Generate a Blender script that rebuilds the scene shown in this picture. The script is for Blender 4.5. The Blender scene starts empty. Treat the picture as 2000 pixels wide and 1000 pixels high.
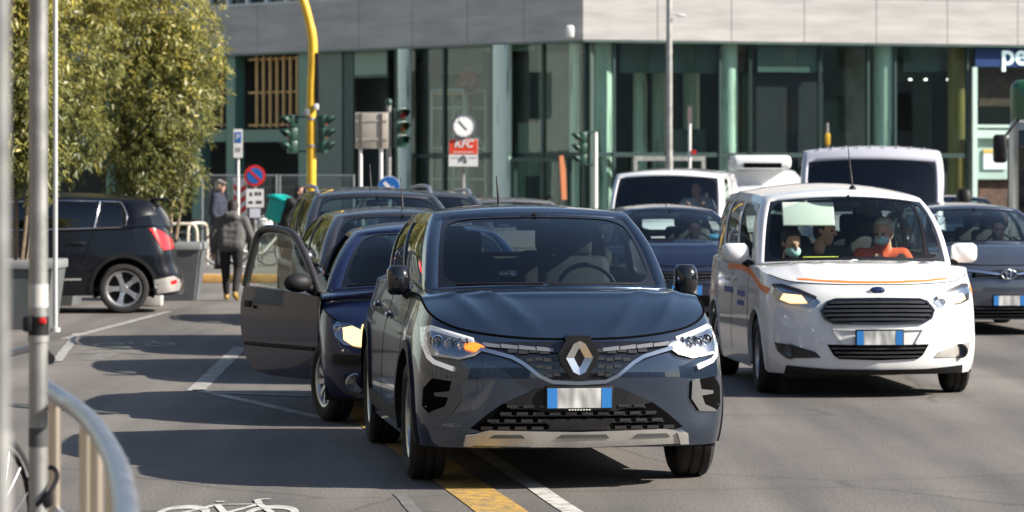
import bpy, bmesh, math, random
import numpy as np
from mathutils import Vector, Matrix
from mathutils.bvhtree import BVHTree
R = math.radians
random.seed(7); rng = np.random.default_rng(7)
scene = bpy.context.scene
col = scene.collection
# ------------------------------------------------------------------ camera
CAM_H = 1.68; F_PX = 6190.0; HZ = 367.0        # measured on the 2000 x 1000 photograph
cam_d = bpy.data.cameras.new('camera'); cam = bpy.data.objects.new('camera', cam_d); col.objects.link(cam)
cam.location = (0, 0, CAM_H); cam.rotation_euler = (R(90), 0, 0)
cam_d.sensor_width = 36; cam_d.lens = F_PX/2000*36; cam_d.shift_y = -(500-HZ)/2000
cam_d.clip_start = .5; cam_d.clip_end = 2000
cam_d.dof.use_dof = True; cam_d.dof.focus_distance = 18.4; cam_d.dof.aperture_fstop = 5.0
scene.camera = cam
# ------------------------------------------------------------------ sky and sun
SUN_EL = R(32); SUN_A = R(13)
to_sun = Vector((math.cos(SUN_EL)*math.cos(SUN_A), -math.cos(SUN_EL)*math.sin(SUN_A), math.sin(SUN_EL)))
world = bpy.data.worlds.new('World'); scene.world = world; world.use_nodes = True
wn = world.node_tree.nodes; wl = world.node_tree.links; wn.clear()
wo = wn.new('ShaderNodeOutputWorld'); wb = wn.new('ShaderNodeBackground'); ws = wn.new('ShaderNodeTexSky')
ws.sky_type = 'NISHITA'; ws.sun_disc = False; ws.sun_elevation = SUN_EL; ws.sun_rotation = math.atan2(to_sun.x, to_sun.y)
ws.dust_density = 1.0; ws.ozone_density = 1.0; ws.air_density = 1.0
wb.inputs[1].default_value = .07
wl.new(ws.outputs[0], wb.inputs[0]); wl.new(wb.outputs[0], wo.inputs[0])
sun_d = bpy.data.lights.new('sun', 'SUN'); sun = bpy.data.objects.new('sun', sun_d); col.objects.link(sun)
sun_d.energy = 4.6; sun_d.angle = R(.53); sun_d.color = (1, .93, .83)
sun.rotation_euler = to_sun.to_track_quat('Z', 'Y').to_euler()
scene.view_settings.view_transform = 'Standard'; scene.view_settings.look = 'None'
scene.view_settings.gamma = 1; scene.view_settings.exposure = 1.15; scene.view_settings.use_curve_mapping = False
scene.cycles.use_denoising = True; scene.cycles.max_bounces = 8; scene.cycles.transparent_max_bounces = 16
scene.cycles.caustics_reflective = False; scene.cycles.caustics_refractive = False
scene.cycles.sample_clamp_indirect = 4
# ------------------------------------------------------------------ photo measure -> place on the ground / at a depth
def gy(py): return F_PX*CAM_H/(py-HZ)                     # depth of a ground point
def at(px, Y): return (px-1000)/F_PX*Y
def zz(py, Y): return CAM_H-(py-HZ)/F_PX*Y
# ------------------------------------------------------------------ materials
MATS = {}
def M(name, c, rough=.5, metal=0, coat=0, noise=None, bump=None, emis=0, spec=.5, ecol=None, sheen=0):
    if name in MATS: return MATS[name]
    m = bpy.data.materials.new(name); m.use_nodes = True; MATS[name] = m
    nt = m.node_tree; N = nt.nodes; L = nt.links; b = N['Principled BSDF']
    b.inputs['Base Color'].default_value = (*c, 1); b.inputs['Roughness'].default_value = rough
    b.inputs['Metallic'].default_value = metal; b.inputs['Specular IOR Level'].default_value = spec
    b.inputs['Coat Weight'].default_value = coat; b.inputs['Coat Roughness'].default_value = .04
    if sheen: b.inputs['Sheen Weight'].default_value = sheen
    m.diffuse_color = (*c, 1)
    if emis:
        b.inputs['Emission Color'].default_value = (*(ecol or c), 1); b.inputs['Emission Strength'].default_value = emis
    if noise or bump:
        tc = N.new('ShaderNodeTexCoord')
    if noise:
        sc, amt = noise[:2]
        t = N.new('ShaderNodeTexNoise'); t.inputs['Scale'].default_value = sc; t.inputs['Detail'].default_value = 7
        t.inputs['Roughness'].default_value = .62
        L.new(tc.outputs['Object'], t.inputs['Vector'])
        r = N.new('ShaderNodeValToRGB'); r.color_ramp.elements[0].position = .3; r.color_ramp.elements[1].position = .72
        lo = [max(0, x*(1-amt)) for x in c]; hi = [min(1, x*(1+amt)) for x in c]
        if len(noise) > 2: hi = noise[2]
        r.color_ramp.elements[0].color = (*lo, 1); r.color_ramp.elements[1].color = (*hi, 1)
        L.new(t.outputs[0], r.inputs[0]); L.new(r.outputs[0], b.inputs['Base Color'])
        mr = N.new('ShaderNodeMapRange'); mr.inputs[1].default_value = .3; mr.inputs[2].default_value = .75
        mr.inputs[3].default_value = rough*.85; mr.inputs[4].default_value = min(1, rough*1.25)
        L.new(t.outputs[0], mr.inputs[0]); L.new(mr.outputs[0], b.inputs['Roughness'])
    if bump:
        t2 = N.new('ShaderNodeTexNoise'); t2.inputs['Scale'].default_value = bump[0]; t2.inputs['Detail'].default_value = 5
        L.new(tc.outputs['Object'], t2.inputs['Vector'])
        bp = N.new('ShaderNodeBump'); bp.inputs['Strength'].default_value = bump[1]; bp.inputs['Distance'].default_value = .01
        L.new(t2.outputs[0], bp.inputs['Height']); L.new(bp.outputs[0], b.inputs['Normal'])
    return m
def PAINT(name, c, metal=.35, rough=.38, dust=.12, coat=1.0, ior=1.7):
    """car paint: base coat under clear lacquer with a thin uneven film of road dust"""
    if name in MATS: return MATS[name]
    m = M(name, c, rough, metal, coat)
    nt = m.node_tree; N = nt.nodes; L = nt.links; b = N['Principled BSDF']; b.inputs['Coat IOR'].default_value = ior; b.inputs['Specular IOR Level'].default_value = .25
    tc = N.new('ShaderNodeTexCoord')
    t = N.new('ShaderNodeTexNoise'); t.inputs['Scale'].default_value = 3.5; t.inputs['Detail'].default_value = 9; t.inputs['Roughness'].default_value = .7
    L.new(tc.outputs['Object'], t.inputs[0])
    sx = N.new('ShaderNodeSeparateXYZ'); L.new(tc.outputs['Object'], sx.inputs[0])
    low = N.new('ShaderNodeMapRange'); low.inputs[1].default_value = .75; low.inputs[2].default_value = .2
    low.inputs[3].default_value = dust*.5; low.inputs[4].default_value = dust*2.2
    L.new(sx.outputs[2], low.inputs[0])
    mu = N.new('ShaderNodeMath'); mu.operation = 'MULTIPLY'; L.new(t.outputs[0], mu.inputs[0]); L.new(low.outputs[0], mu.inputs[1])
    mx = N.new('ShaderNodeMix'); mx.data_type = 'RGBA'
    mx.inputs['A'].default_value = (*c, 1); mx.inputs['B'].default_value = (.22, .19, .155, 1)
    L.new(mu.outputs[0], mx.inputs['Factor']); L.new(mx.outputs['Result'], b.inputs['Base Color'])
    cr_ = N.new('ShaderNodeMapRange'); cr_.inputs[3].default_value = .0; cr_.inputs[4].default_value = .045
    L.new(t.outputs[0], cr_.inputs[0]); L.new(cr_.outputs[0], b.inputs['Coat Roughness'])
    t2 = N.new('ShaderNodeTexNoise'); t2.inputs['Scale'].default_value = 5; t2.inputs['Detail'].default_value = 2
    L.new(tc.outputs['Object'], t2.inputs[0])
    bp = N.new('ShaderNodeBump'); bp.inputs['Strength'].default_value = .02; bp.inputs['Distance'].default_value = .02
    L.new(t2.outputs[0], bp.inputs['Height']); L.new(bp.outputs[0], b.inputs['Coat Normal'])
    return m
def GLASS(name, tint, refl=1.0, rough=.0, wav=0.0):
    """thin window glass: tinted transmission plus fresnel reflection"""
    if name in MATS: return MATS[name]
    m = bpy.data.materials.new(name); m.use_nodes = True; MATS[name] = m
    nt = m.node_tree; N = nt.nodes; L = nt.links; N.clear()
    o = N.new('ShaderNodeOutputMaterial'); mx = N.new('ShaderNodeMixShader'); tr = N.new('ShaderNodeBsdfTransparent'); gl = N.new('ShaderNodeBsdfGlossy')
    tr.inputs[0].default_value = (*tint, 1); gl.inputs['Roughness'].default_value = rough; gl.inputs[0].default_value = (1, 1, 1, 1)
    # Schlick term from the unsigned angle, the same from both sides of a thin pane
    ge = N.new('ShaderNodeNewGeometry'); dt = N.new('ShaderNodeVectorMath'); dt.operation = 'DOT_PRODUCT'; L.new(ge.outputs['Normal'], dt.inputs[0]); L.new(ge.outputs['Incoming'], dt.inputs[1])
    ab = N.new('ShaderNodeMath'); ab.operation = 'ABSOLUTE'; L.new(dt.outputs['Value'], ab.inputs[0]); iv = N.new('ShaderNodeMath'); iv.operation = 'SUBTRACT'; iv.inputs[0].default_value = 1; L.new(ab.outputs[0], iv.inputs[1])
    pw = N.new('ShaderNodeMath'); pw.operation = 'POWER'; pw.inputs[1].default_value = 5; L.new(iv.outputs[0], pw.inputs[0]); fr = N.new('ShaderNodeMath'); fr.operation = 'MULTIPLY_ADD'; fr.inputs[1].default_value = .95; fr.inputs[2].default_value = .05; L.new(pw.outputs[0], fr.inputs[0])
    mu = N.new('ShaderNodeMath'); mu.operation = 'MULTIPLY'; mu.inputs[1].default_value = 1.7*refl; mu.use_clamp = True
    L.new(fr.outputs[0], mu.inputs[0]); L.new(mu.outputs[0], mx.inputs[0]); L.new(tr.outputs[0], mx.inputs[1]); L.new(gl.outputs[0], mx.inputs[2])
    L.new(mx.outputs[0], o.inputs[0])
    if wav:
        tc = N.new('ShaderNodeTexCoord'); t = N.new('ShaderNodeTexNoise'); t.inputs['Scale'].default_value = .7; t.inputs['Detail'].default_value = 1
        L.new(tc.outputs['Object'], t.inputs[0])
        bp = N.new('ShaderNodeBump'); bp.inputs['Strength'].default_value = wav; bp.inputs['Distance'].default_value = .05
        L.new(t.outputs[0], bp.inputs['Height']); L.new(bp.outputs[0], gl.inputs['Normal'])
    return m
# ------------------------------------------------------------------ mesh helpers
class MB:
    def __init__(s): s.v = []; s.f = []; s.m = []; s.mi = 0
    def add(s, vs, fs):
        n = len(s.v); s.v.extend([tuple(p) for p in vs]); s.f.extend([tuple(i+n for i in f) for f in fs]); s.m.extend([s.mi]*len(fs)); return s
    def box(s, c, d, rz=0, rot=None):
        hx, hy, hz = d[0]/2, d[1]/2, d[2]/2
        P = [Vector((x, y, z)) for x in (-hx, hx) for y in (-hy, hy) for z in (-hz, hz)]
        mt = rot if rot is not None else Matrix.Rotation(rz, 3, 'Z')
        return s.add([mt @ p + Vector(c) for p in P], [(0,1,3,2),(4,6,7,5),(0,4,5,1),(2,3,7,6),(0,2,6,4),(1,5,7,3)])
    def b2(s, lo, hi): return s.box([(a+b)/2 for a, b in zip(lo, hi)], [abs(b-a) for a, b in zip(lo, hi)])
    def rbox(s, c, d, bev=.02, seg=2, rot=None):
        bm = bmesh.new(); bmesh.ops.create_cube(bm, size=1)
        for v in bm.verts: v.co = Vector((v.co.x*d[0], v.co.y*d[1], v.co.z*d[2]))
        bmesh.ops.bevel(bm, geom=bm.edges[:], offset=min(bev, min(d)*.49), segments=seg, affect='EDGES', profile=.5)
        bm.verts.index_update()
        mt = rot if rot is not None else Matrix.Identity(3)
        s.add([mt @ v.co + Vector(c) for v in bm.verts], [[v.index for v in f.verts] for f in bm.faces]); bm.free(); return s
    def tube(s, path, r, n=8, caps=True, closed=False, sy=1.0):
        P = [Vector(p) for p in path]; k = len(P); rr = r if isinstance(r, (list, tuple)) else [r]*k
        vs = []; up = None
        for i in range(k):
            if closed: t = (P[(i+1) % k]-P[i-1])
            else: t = P[min(i+1, k-1)]-P[max(i-1, 0)]
            if t.length < 1e-9: t = Vector((0, 0, 1))
            t.normalize()
            if up is None:
                up = Vector((0, 0, 1)) if abs(t.z) < .95 else Vector((1, 0, 0))
            a = (up - t*up.dot(t))
            if a.length < 1e-6: a = t.orthogonal()
            a.normalize(); b = t.cross(a); up = a
            for j in range(n):
                q = 2*math.pi*j/n
                vs.append(P[i]+(a*math.cos(q)+b*math.sin(q)*sy)*rr[i])
        fs = []
        for i in range(k if closed else k-1):
            for j in range(n):
                fs.append((i*n+j, i*n+(j+1) % n, ((i+1) % k)*n+(j+1) % n, ((i+1) % k)*n+j))
        if caps and not closed:
            fs.append(tuple(range(n-1, -1, -1))); fs.append(tuple((k-1)*n+j for j in range(n)))
        return s.add(vs, fs)
    def cyl(s, p0, p1, r0, r1=None, n=12): return s.tube([p0, p1], [r0, r0 if r1 is None else r1], n)
    def sph(s, c, r, nu=12, nv=8, rot=None):
        r = r if isinstance(r, (tuple, list)) else (r, r, r); vs = []; fs = []
        mt = rot if rot is not None else Matrix.Identity(3)
        for i in range(nv+1):
            th = math.pi*i/nv
            for j in range(nu):
                ph = 2*math.pi*j/nu
                vs.append(mt @ Vector((r[0]*math.sin(th)*math.cos(ph), r[1]*math.sin(th)*math.sin(ph), r[2]*math.cos(th)))+Vector(c))
        for i in range(nv):
            for j in range(nu):
                fs.append((i*nu+j, (i+1)*nu+j, (i+1)*nu+(j+1) % nu, i*nu+(j+1) % nu))
        return s.add(vs, fs)
    def lathe(s, prof, c=(0,0,0), axis='z', n=24, a0=0, a1=2*math.pi):
        full = abs(a1-a0-2*math.pi) < 1e-6; k = len(prof); vs = []; fs = []; nn = n if full else n+1
        for i in range(nn):
            q = a0+(a1-a0)*i/n
            for (r, h) in prof:
                x, y = r*math.cos(q), r*math.sin(q)
                p = (x, y, h) if axis == 'z' else ((x, h, y) if axis == 'y' else (h, x, y))
                vs.append((p[0]+c[0], p[1]+c[1], p[2]+c[2]))
        for i in range(n):
            i2 = (i+1) % nn
            for j in range(k-1):
                fs.append((i*k+j, i2*k+j, i2*k+j+1, i*k+j+1))
        return s.add(vs, fs)
    def prism(s, poly, h0, h1, axis='z'):
        """closed polygon (2D) extruded along an axis: 'z' -> (x,y), 'y' -> (x,z), 'x' -> (y,z)"""
        n = len(poly)
        def p3(p, h): return (p[0], p[1], h) if axis == 'z' else ((p[0], h, p[1]) if axis == 'y' else (h, p[0], p[1]))
        vs = [p3(p, h0) for p in poly]+[p3(p, h1) for p in poly]
        return s.add(vs, [tuple(range(n-1, -1, -1)), tuple(range(n, 2*n))]+[(i, (i+1) % n, n+(i+1) % n, n+i) for i in range(n)])
    def grid(s, fn, us, vs_):
        P = [fn(u, v) for u in us for v in vs_]; m = len(vs_); fs = []
        for i in range(len(us)-1):
            for j in range(m-1): fs.append((i*m+j, (i+1)*m+j, (i+1)*m+j+1, i*m+j+1))
        return s.add(P, fs)
    def build(s, name, mat, parent=None, smooth=40, loc=None, rz=None, recalc=True):
        me = bpy.data.meshes.new(name); me.from_pydata([tuple(p) for p in s.v], [], s.f)
        if recalc and len(s.f) < 60000:
            bm = bmesh.new(); bm.from_mesh(me); bmesh.ops.recalc_face_normals(bm, faces=bm.faces); bm.to_mesh(me); bm.free()
        mats = mat if isinstance(mat, (list, tuple)) else [mat]
        for m_ in mats: me.materials.append(m_)
        if len(mats) > 1: me.polygons.foreach_set('material_index', s.m)
        if smooth:
            me.polygons.foreach_set('use_smooth', [True]*len(me.polygons)); me.set_sharp_from_angle(angle=R(smooth))
        o = bpy.data.objects.new(name, me); col.objects.link(o)
        if parent: o.parent = parent
        if loc is not None: o.location = loc
        if rz is not None: o.rotation_euler[2] = rz
        return o
def tag(o, label=None, cat=None, group=None, kind=None):
    if label: o['label'] = label
    if cat: o['category'] = cat
    if group: o['group'] = group
    if kind: o['kind'] = kind
    return o
def empty(name, loc=(0,0,0), rz=0, label=None, cat=None, group=None, parent=None):
    o = bpy.data.objects.new(name, None); col.objects.link(o); o.location = loc; o.rotation_euler = (0, 0, rz); o.empty_display_size = .2
    if parent: o.parent = parent
    return tag(o, label, cat, group)
def copy_tree(o, parent=None):
    c = o.copy(); col.objects.link(c); c.parent = parent
    for ch in o.children: copy_tree(ch, c)
    return c
def text_part(name, body, size, mat, parent, mtx, depth=.004, shear=0, align='CENTER', bold=0):
    cu = bpy.data.curves.new(name, 'FONT'); cu.body = body; cu.size = size; cu.align_x = align; cu.align_y = 'CENTER'
    cu.extrude = depth; cu.shear = shear; cu.offset = bold
    t = bpy.data.objects.new(name, cu); col.objects.link(t)
    me = bpy.data.meshes.new_from_object(t.evaluated_get(bpy.context.evaluated_depsgraph_get()))
    bpy.data.objects.remove(t); me.materials.clear(); me.materials.append(mat)
    o = bpy.data.objects.new(name, me); col.objects.link(o); o.parent = parent; o.matrix_local = mtx
    return o
FACE_CAM = Matrix.Rotation(R(90), 4, 'X')          # text facing -Y
def cmr(pts, t):
    """Catmull-Rom through pts, t in [0, n-1]"""
    n = len(pts); i = min(int(t), n-2); f = t-i; p1 = pts[i]; p2 = pts[i+1]
    p0 = pts[i-1] if i > 0 else [2*a-b for a, b in zip(p1, p2)]
    p3 = pts[i+2] if i+2 < n else [2*b-a for a, b in zip(p1, p2)]
    f2 = f*f; f3 = f2*f; a0 = -.5*f+f2-.5*f3; a1 = 1-2.5*f2+1.5*f3; a2 = .5*f+2*f2-1.5*f3; a3 = -.5*f2+.5*f3
    return tuple(a0*a+a1*b+a2*c+a3*d for a, b, c, d in zip(p0, p1, p2, p3))
def curve(pts, n): return [tuple(cmr(pts, t)) for t in np.linspace(0, len(pts)-1, n)]
# ------------------------------------------------------------------ shared materials
m_black = M('black plastic', (.009, .009, .010), .55, noise=(9, .35), spec=.3)
m_blackgloss = M('gloss black trim', (.008, .008, .01), .12, coat=.6)
m_grille = M('grille black', (.03, .03, .032), .3, spec=.5)
m_chrome = M('chrome trim', (.75, .75, .77), .12, 1)
m_satin = M('satin silver plastic', (.52, .5, .47), .38, .55, noise=(6, .1))
m_rubber = M('tyre rubber', (.022, .021, .021), .85, noise=(7, .4), bump=(60, .3))
m_alloy = M('alloy wheel silver', (.55, .55, .56), .3, .85, noise=(8, .12))
m_hub = M('wheel hub black', (.012, .012, .012), .8)  # dark hub and brake disc behind the spokes
m_under = M('underbody black', (.01, .01, .01), .9)
m_trim = M('cabin trim dark', (.035, .037, .042), .75, noise=(12, .3))
m_trimgrey = M('cabin trim grey', (.2, .21, .2), .8)
m_lens = GLASS('lamp lens', (.9, .92, .95), 1.3)
m_reflector = M('lamp reflector', (.38, .39, .41), .26, 1)
m_lampdark = M('lamp housing dark', (.05, .05, .055), .3, .4)
m_lit = M('lit headlamp', (.9, .6, .28), .4, emis=2.2, ecol=(1, .56, .18))
m_drl = M('lit daytime strip', (.85, .85, .84), .25, emis=.12, ecol=(1, .95, .88))
m_amber = M('lit indicator', (.8, .2, .01), .3, emis=1.5, ecol=(1, .19, .004))
m_glassd = GLASS('car glass', (.76, .86, .84), .6)
m_glasspriv = GLASS('privacy glass', (.13, .15, .15), 1.0)
m_white = M('white paint', (.78, .77, .74), .45, noise=(5, .06))
m_plate = None
m_steel = M('galvanised steel', (.31, .31, .30), .45, .6, noise=(8, .25), bump=(20, .05))
m_inox = M('stainless tube', (.40, .41, .44), .36, .9, noise=(14, .2))
m_seam = M('gap and recess shade', (.003, .003, .003), .9, spec=.05)  # black for panel gaps; also shade put into the colour of recesses
m_skin = M('skin', (.5, .28, .2), .55, noise=(20, .1))
m_hair = M('dark hair', (.02, .016, .013), .7, bump=(60, .6))
m_hairgrey = M('grey hair', (.42, .37, .3), .7, bump=(60, .6))
# ================================================================== ground
def ASPHALT():
    m = M('asphalt', (.1, .096, .092), .82); nt = m.node_tree; N = nt.nodes; L = nt.links; b = N['Principled BSDF']
    tc = N.new('ShaderNodeTexCoord')
    def noise(sc, det, ro=.6, vec=None):
        t = N.new('ShaderNodeTexNoise'); t.inputs['Scale'].default_value = sc; t.inputs['Detail'].default_value = det; t.inputs['Roughness'].default_value = ro
        L.new(vec or tc.outputs['Object'], t.inputs[0]); return t
    def ramp(src, p0, p1, c0, c1):
        r = N.new('ShaderNodeValToRGB'); r.color_ramp.elements[0].position = p0; r.color_ramp.elements[1].position = p1
        r.color_ramp.elements[0].color = (*c0, 1); r.color_ramp.elements[1].color = (*c1, 1); L.new(src, r.inputs[0]); return r
    def mix(a, b_, fac, mode='MULTIPLY'):
        x = N.new('ShaderNodeMix'); x.data_type = 'RGBA'; x.blend_type = mode
        x.inputs['Factor'].default_value = fac; L.new(a, x.inputs['A']); L.new(b_, x.inputs['B']); return x.outputs['Result']
    fine = ramp(noise(55, 4, .7).outputs[0], .35, .7, (.098, .090, .082), (.232, .214, .196))
    mp = N.new('ShaderNodeMapping'); mp.inputs['Scale'].default_value = (1.6, .12, 1); mp.inputs['Rotation'].default_value = (0, 0, R(-7.5)); L.new(tc.outputs['Object'], mp.inputs[0])
    lane = ramp(noise(1, 3, .5, mp.outputs[0]).outputs[0], .35, .66, (.62, .62, .63), (1.14, 1.12, 1.1))      # tyre-polished tracks along the lane
    big = ramp(noise(.35, 5, .6).outputs[0], .35, .68, (.78, .78, .78), (1.1, 1.1, 1.1))
    v = N.new('ShaderNodeTexVoronoi'); v.feature = 'DISTANCE_TO_EDGE'; v.inputs['Scale'].default_value = .33
    w = noise(1.2, 4); mxv = N.new('ShaderNodeMix'); mxv.data_type = 'VECTOR'; mxv.inputs['Factor'].default_value = .16
    L.new(tc.outputs['Object'], mxv.inputs['A']); L.new(w.outputs[1], mxv.inputs['B']); L.new(mxv.outputs['Result'], v.inputs['Vector'])
    crack = ramp(v.outputs['Distance'], .0, .008, (.4, .4, .4), (1, 1, 1))
    spots = ramp(noise(3.2, 6, .65).outputs[0], .60, .70, (1, 1, 1), (.66, .64, .62))
    c = mix(fine.outputs[0], lane.outputs[0], .9); c = mix(c, big.outputs[0], .8); c = mix(c, crack.outputs[0], .55); c = mix(c, spots.outputs[0], .6)
    L.new(c, b.inputs['Base Color'])
    bp = N.new('ShaderNodeBump'); bp.inputs['Strength'].default_value = .5; bp.inputs['Distance'].default_value = .012
    L.new(noise(70, 3).outputs[0], bp.inputs['Height']); L.new(bp.outputs[0], b.inputs['Normal'])
    return m
def WORN(name, c, keep=.55, sc=7):
    """road paint worn through to the asphalt"""
    if name in MATS: return MATS[name]
    m = M(name, c, .7); nt = m.node_tree; N = nt.nodes; L = nt.links; b = N['Principled BSDF']
    tc = N.new('ShaderNodeTexCoord'); t = N.new('ShaderNodeTexNoise'); t.inputs['Scale'].default_value = sc; t.inputs['Detail'].default_value = 8; t.inputs['Roughness'].default_value = .75
    L.new(tc.outputs['Object'], t.inputs[0]); r = N.new('ShaderNodeValToRGB')
    r.color_ramp.elements[0].position = 1-keep-.12; r.color_ramp.elements[1].position = 1-keep+.1
    r.color_ramp.elements[0].color = (.11, .103, .095, 1); r.color_ramp.elements[1].color = (*c, 1); L.new(t.outputs[0], r.inputs[0]); L.new(r.outputs[0], b.inputs['Base Color'])
    return m
g = MB(); g.add([(-400, -200, 0), (400, -200, 0), (400, 600, 0), (-400, 600, 0)], [(0, 1, 2, 3)])
road = tag(g.build('road', ASPHALT(), None, 0), kind='structure')
m_lw = WORN('worn white paint', (.52, .51, .475), .57); m_ly = WORN('worn yellow paint', (.50, .30, .06), .53, 11); m_ly2 = WORN('ghost yellow paint', (.165, .135, .085), .5, 5); m_lw2 = WORN('faint white paint', (.36, .35, .33), .55, 6)
def flat(name, poly, mat, z=.004):
    b = MB(); b.add([(x, y, z) for x, y in poly], [tuple(range(len(poly)))]); return b.build(name, mat, road, 0)
def line(name, p0, p1, w, mat, z=.004):
    d = Vector((p1[0]-p0[0], p1[1]-p0[1])).normalized(); n = Vector((-d.y, d.x))*w/2; n_ = 14; L_ = []; R_ = []
    for k in range(n_+1):
        q = Vector(p0).lerp(Vector(p1), k/n_); j = random.uniform(-.006, .006); L_.append((q.x+n.x+j, q.y+n.y)); R_.append((q.x-n.x+j, q.y-n.y))
    return flat(name, L_+R_[::-1], mat, z)
line('yellow_line', (.32, 13.9), (-1.2, 24.2), .27, m_ly); line('edge_line', (.64, 14), (-.8, 24.6), .11, m_lw); 
line('old_line', (-.28, 14.6), (-.62, 17.4), .07, WORN('ghost white paint', (.17, .165, .155), .5, 5))
line('bay_line', (-2.62, 26.2), (-2.86, 33.4), .15, m_lw2); line('bay_line', (-2.62, 26.35), (-1.30, 22.9), .11, m_lw2); line('bay_line', (-2.5, 25.95), (-1.45, 25.4), .10, m_lw2, .008)
line('bay_line', (-4.98, 35.2), (-4.66, 43.0), .11, m_lw2); line('bay_line', (-5.0, 36.5), (-4.4, 30.6), .10, m_lw2, .008)
def bike_mark(cx, cy, sx, sy, name='bicycle_marking', mat=m_lw):
    b = MB()
    def ell(x, y, rx, ry, w):
        n = 32; o = [(cx+(x+rx*math.cos(t))*sx, cy+(y+ry*math.sin(t))*sy) for t in np.linspace(0, 2*math.pi, n+1)[:-1]]; i = [(cx+(x+(rx-w)*math.cos(t))*sx, cy+(y+(ry-w*1.6)*math.sin(t))*sy) for t in np.linspace(0, 2*math.pi, n+1)[:-1]]
        b.add([(*q, .004) for q in o+i], [(k, (k+1) % n, n+(k+1) % n, n+k) for k in range(n)])
    def seg(x0, y0, x1, y1, w, z=.0042):
        P = Vector((cx+x0*sx, cy+y0*sy)); Q = Vector((cx+x1*sx, cy+y1*sy)); d = (Q-P).normalized(); n = Vector((-d.y, d.x))*w/2*sx
        b.add([(*(P+n), z), (*(Q+n), z), (*(Q-n), z), (*(P-n), z)], [(0, 1, 2, 3)])
    ell(-.5, 0, .3, .3, .085); ell(.5, 0, .3, .3, .085)
    for k, q in enumerate([(-.5,0,-.2,.32),(-.2,.32,.28,.34),(.28,.34,-.02,-.02),(-.02,-.02,-.5,0),(-.2,.32,-.02,-.02),(.28,.34,.5,0),(.28,.34,.22,.5),(.22,.5,.36,.54),(-.24,.42,-.14,.42)]): seg(*q, .085, .0042+.0004*k)
    return b.build(name, mat, road, 0)
bike_mark(-1.47, 16.35, .46, 1.35); bike_mark(-4.05, 34.0, .55, 1.4, mat=m_lw2)
flat('arrow_marking', [(-4.55,31.9),(-4.1,33.0),(-3.65,31.9),(-3.98,32.2),(-3.98,30.9),(-4.2,30.9),(-4.2,32.2)], WORN('faded arrow paint', (.25, .24, .225), .45, 5))
# traffic island with the yellow-brown painted kerb, and the pavement at the building
def PAVE(name, c):
    return M(name, c, .85, noise=(3, .25), bump=(40, .3))
m_pave = PAVE('pavement', (.21, .195, .175)); m_kerb = M('painted kerb', (.42, .235, .07), .75, noise=(4, .3), bump=(30, .3)); m_stone = M('kerb stone', (.3, .29, .27), .8, noise=(5, .2), bump=(30, .3))
b = MB(); b.b2((-16, 56.32, 0), (-1.2, 72, .14)); isl = tag(b.build('pavement', m_pave, None, 0), kind='structure')
for k in range(15):
    b = MB(); x = -16+.99*k; b.rbox((x+.49, 56.16, .075), (.975, .3, .15), .02, 2); b.build('kerb', m_kerb, isl, 40)
b = MB(); b.add([(-60, 76, .0), (70, 76, .0), (70, 140, .0), (-60, 140, .0), (-60, 76, .13), (70, 76, .13), (70, 140, .13), (-60, 140, .13)], [(4,5,6,7),(0,1,5,4)]); tag(b.build('pavement', m_pave, None, 0), kind='structure')
b = MB(); b.prism([(-1.2, 3), (-1.05, 6), (-1.1, 8), (-1.5, 10.2), (-2.0, 12), (-3.2, 14), (-6, 15), (-30, 15), (-30, 3)], 0, .13); tag(b.build('pavement', m_pave, None, 0), kind='structure')
# ================================================================== the glazed office building
BC = Vector((1.9, 85.0)); DL = Vector((-.745, .667)).normalized(); DR = Vector((.966, .257)).normalized()
NL = Vector((.667, .745)).normalized(); NR = Vector((-.257, .966)).normalized()
bld = empty('office_building', (BC.x, BC.y, 0), 0, 'stone-clad office building with a tall green glass ground floor across the junction', 'building')
def ft(side, px, dp=0):
    d, n = (DL, NL) if side < 0 else (DR, NR); k = (px-1000)/F_PX; return (k*(BC.y+n.y*dp)-BC.x-n.x*dp)/(d.x-d.y*k)
def fY(side, t, dp=0): return BC.y+(DL if side < 0 else DR).y*t+(NL if side < 0 else NR).y*dp
def fz(side, px, py, dp=0): return zz(py, fY(side, ft(side, px, dp), dp))
def fbox(name, side, t0, t1, d0, d1, z0, z1, mat, parent=None, smooth=0, bev=0):
    d, n = (DL, NL) if side < 0 else (DR, NR); tc_, dc = (t0+t1)/2, (d0+d1)/2
    mt = Matrix(((d.x, n.x, 0), (d.y, n.y, 0), (0, 0, 1)))
    b = MB(); c = (d.x*tc_+n.x*dc, d.y*tc_+n.y*dc, (z0+z1)/2); sz = (abs(t1-t0), abs(d1-d0), abs(z1-z0))
    (b.rbox(c, sz, bev, 2, rot=mt) if bev else b.box(c, sz, rot=mt)); return b.build(name, mat, parent or bld, smooth)
def fpx(name, side, p0, p1, y0, y1, d0, d1, mat, **k):
    t0, t1 = ft(side, p0, d0), ft(side, p1, d0); pm = (p0+p1)/2
    return fbox(name, side, t0, t1, d0, d1, max(.15, fz(side, pm, y1, d0)), min(ZB-.065, fz(side, pm, y0, d0)), mat, **k)
def fcol(name, side, px, d, r, z0, z1, mat):
    dd, n = (DL, NL) if side < 0 else (DR, NR); t = ft(side, px, d); x, y = dd.x*t+n.x*d, dd.y*t+n.y*d
    b = MB(); b.cyl((x, y, z0), (x, y, z1), r, n=20); return b.build(name, mat, bld, 40)
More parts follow.
